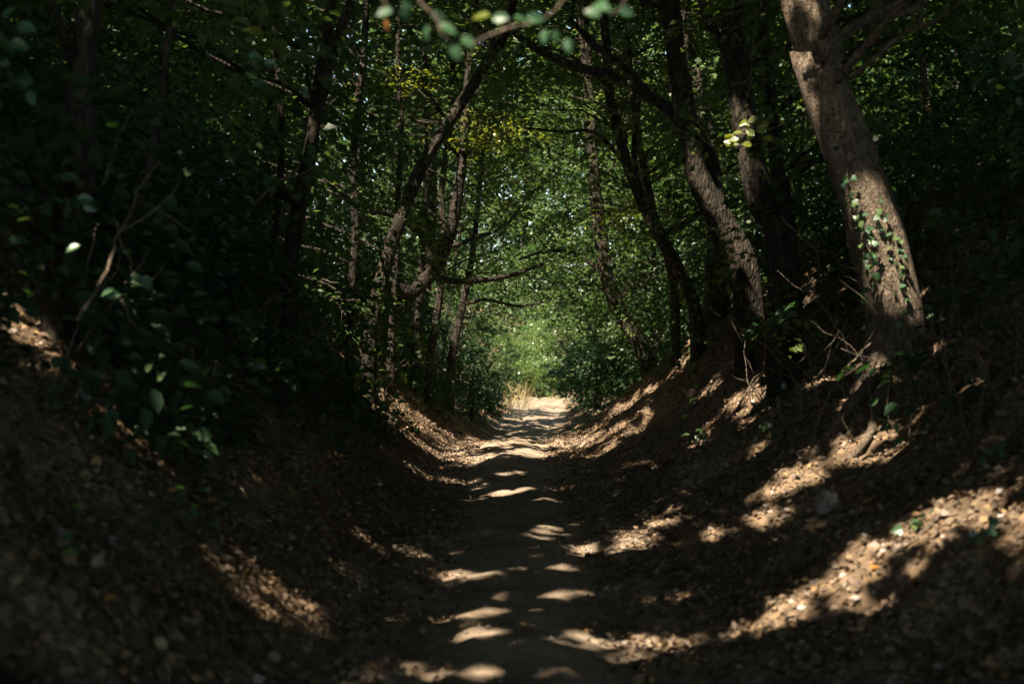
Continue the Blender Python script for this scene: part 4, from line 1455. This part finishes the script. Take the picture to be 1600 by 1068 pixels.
hang('blurred green leaves near the upper left corner', [(-60, 60), (-10, 90), (20, 120), (40, 140)],
     [(18, 132, 170, ''), (36, 126, 10, ''), (25, 68, 20, ''), (16, 18, 160, ''), (62, 170, 40, ''), (36, 42, 10, ''), (48, 150, 60, ''), (8, 100, 200, '')], 5.5, fg, .004, 1.2)
hang('dim blurred leaves hanging at the upper left', [(420, -60), (410, 20), (400, 80), (398, 120)],
     [(398, 88, 10, ''), (390, 118, 40, ''), (412, 135, 20, ''), (408, 130, 160, ''), (384, 140, 120, ''), (365, 190, 30, 'y'), (420, 100, 0, ''), (404, 52, 200, 'y')], 7, fg, .004, 1.2)
hang('dim blurred leaves before the left bank shrubs', [(180, 340), (205, 420), (215, 440)],
     [(212, 432, 20, ''), (228, 437, 70, ''), (170, 455, 160, ''), (172, 458, 10, ''), (118, 448, 160, ''), (138, 486, 0, ''), (116, 386, 160, ''), (138, 322, 30, ''), (130, 310, 0, '')], 6.6, fg, .003, 1.2)
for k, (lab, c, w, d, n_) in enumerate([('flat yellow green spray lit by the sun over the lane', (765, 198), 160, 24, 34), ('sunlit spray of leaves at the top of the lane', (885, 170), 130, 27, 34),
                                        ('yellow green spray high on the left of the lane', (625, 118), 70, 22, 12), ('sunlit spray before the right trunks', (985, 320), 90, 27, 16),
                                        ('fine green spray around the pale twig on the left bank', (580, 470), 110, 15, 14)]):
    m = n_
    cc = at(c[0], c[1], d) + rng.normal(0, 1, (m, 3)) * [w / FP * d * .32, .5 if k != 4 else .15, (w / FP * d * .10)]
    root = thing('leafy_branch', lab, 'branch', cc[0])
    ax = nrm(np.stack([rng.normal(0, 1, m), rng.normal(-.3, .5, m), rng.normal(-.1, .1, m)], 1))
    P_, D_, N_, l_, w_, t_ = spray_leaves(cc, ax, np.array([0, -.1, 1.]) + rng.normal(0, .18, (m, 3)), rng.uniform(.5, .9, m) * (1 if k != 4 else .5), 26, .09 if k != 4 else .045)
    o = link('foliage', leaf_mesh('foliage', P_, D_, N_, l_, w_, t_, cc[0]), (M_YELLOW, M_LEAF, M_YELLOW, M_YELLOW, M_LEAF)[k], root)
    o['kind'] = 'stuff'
    tb = Tubes()
    up = at(c[0] - w * .8, c[1] - 10, d + .3)
    tb.add([up, at(c[0], c[1] + 4, d), at(c[0] + w * .4, c[1] + 10, d)], [.02, .01, .004], 5, .15, 0, .01, k)
    link('twig', tb.mesh('twig', cc[0]), M_BARK, root)

# ------------------------------------------------------------------ dry grass at the far end, and a stone
for k, (lab, px, y0, u0, n_, h_) in enumerate([('clump of dry grass on the left edge of the sunlit lane end', 0, 52.5, -1.05, 130, .7), ('taller dry grass tuft behind on the left of the lane end', 0, 56.5, -1.1, 220, 1.1),
                                               ('low dry grass on the right side of the lane bend', 0, 60.0, .95, 110, .5)]):
    x0 = float(path_x(y0)) + u0
    b = np.array([x0, y0, float(H(x0, y0))])
    x = x0 + rng.normal(0, .45, n_)
    y = y0 + rng.normal(0, 1.2, n_)
    P_ = np.stack([x, y, H(x, y) - .01], 1)
    D_ = nrm(np.stack([rng.normal(.15, .35, n_), rng.normal(0, .3, n_), np.ones(n_)], 1))
    N_ = nrm(rng.normal(0, 1, (n_, 3)) * [1, 1, .2])
    N_ = nrm(N_ - D_ * np.sum(D_ * N_, 1, keepdims=True))
    l_ = h_ * rng.uniform(.4, 1.2, n_)
    root = thing('grass_clump', lab, 'grass clump', b)
    o = link('blades', leaf_mesh('blades', P_, D_, N_, l_, np.full(n_, .014), rng.random(n_), b), M_GRASS, root)
    o['kind'] = 'stuff'

q = hit(1290, 800)
import bmesh
bm = bmesh.new()
bmesh.ops.create_icosphere(bm, subdivisions=3, radius=1)
for v in bm.verts:
    c = np.array(v.co)
    c = np.sign(c) * np.abs(c) ** .5 * np.array([1 - .25 * c[2], 1, 1])
    f = 1 + .25 * float(fbm(np.array([c[0] * 1.4 + c[2]]), np.array([c[1] * 1.4 - c[2]]), 7)[0])
    v.co = Vector((c[0] * .055 * f, c[1] * .05 * f, c[2] * .075 * f))
me = bpy.data.meshes.new('stone')
bm.to_mesh(me)
bm.free()
o = link('stone', me, M_STONE, None, [float(q[0]), float(q[1]), float(q[2]) + .045])
o.rotation_euler = (.2, .35, .4)
tag(o, 'dim grey block of stone set in the shaded right bank', 'stone')
print('tris', sum(len(m.loops) - 2 * len(m.polygons) for m in bpy.data.meshes))
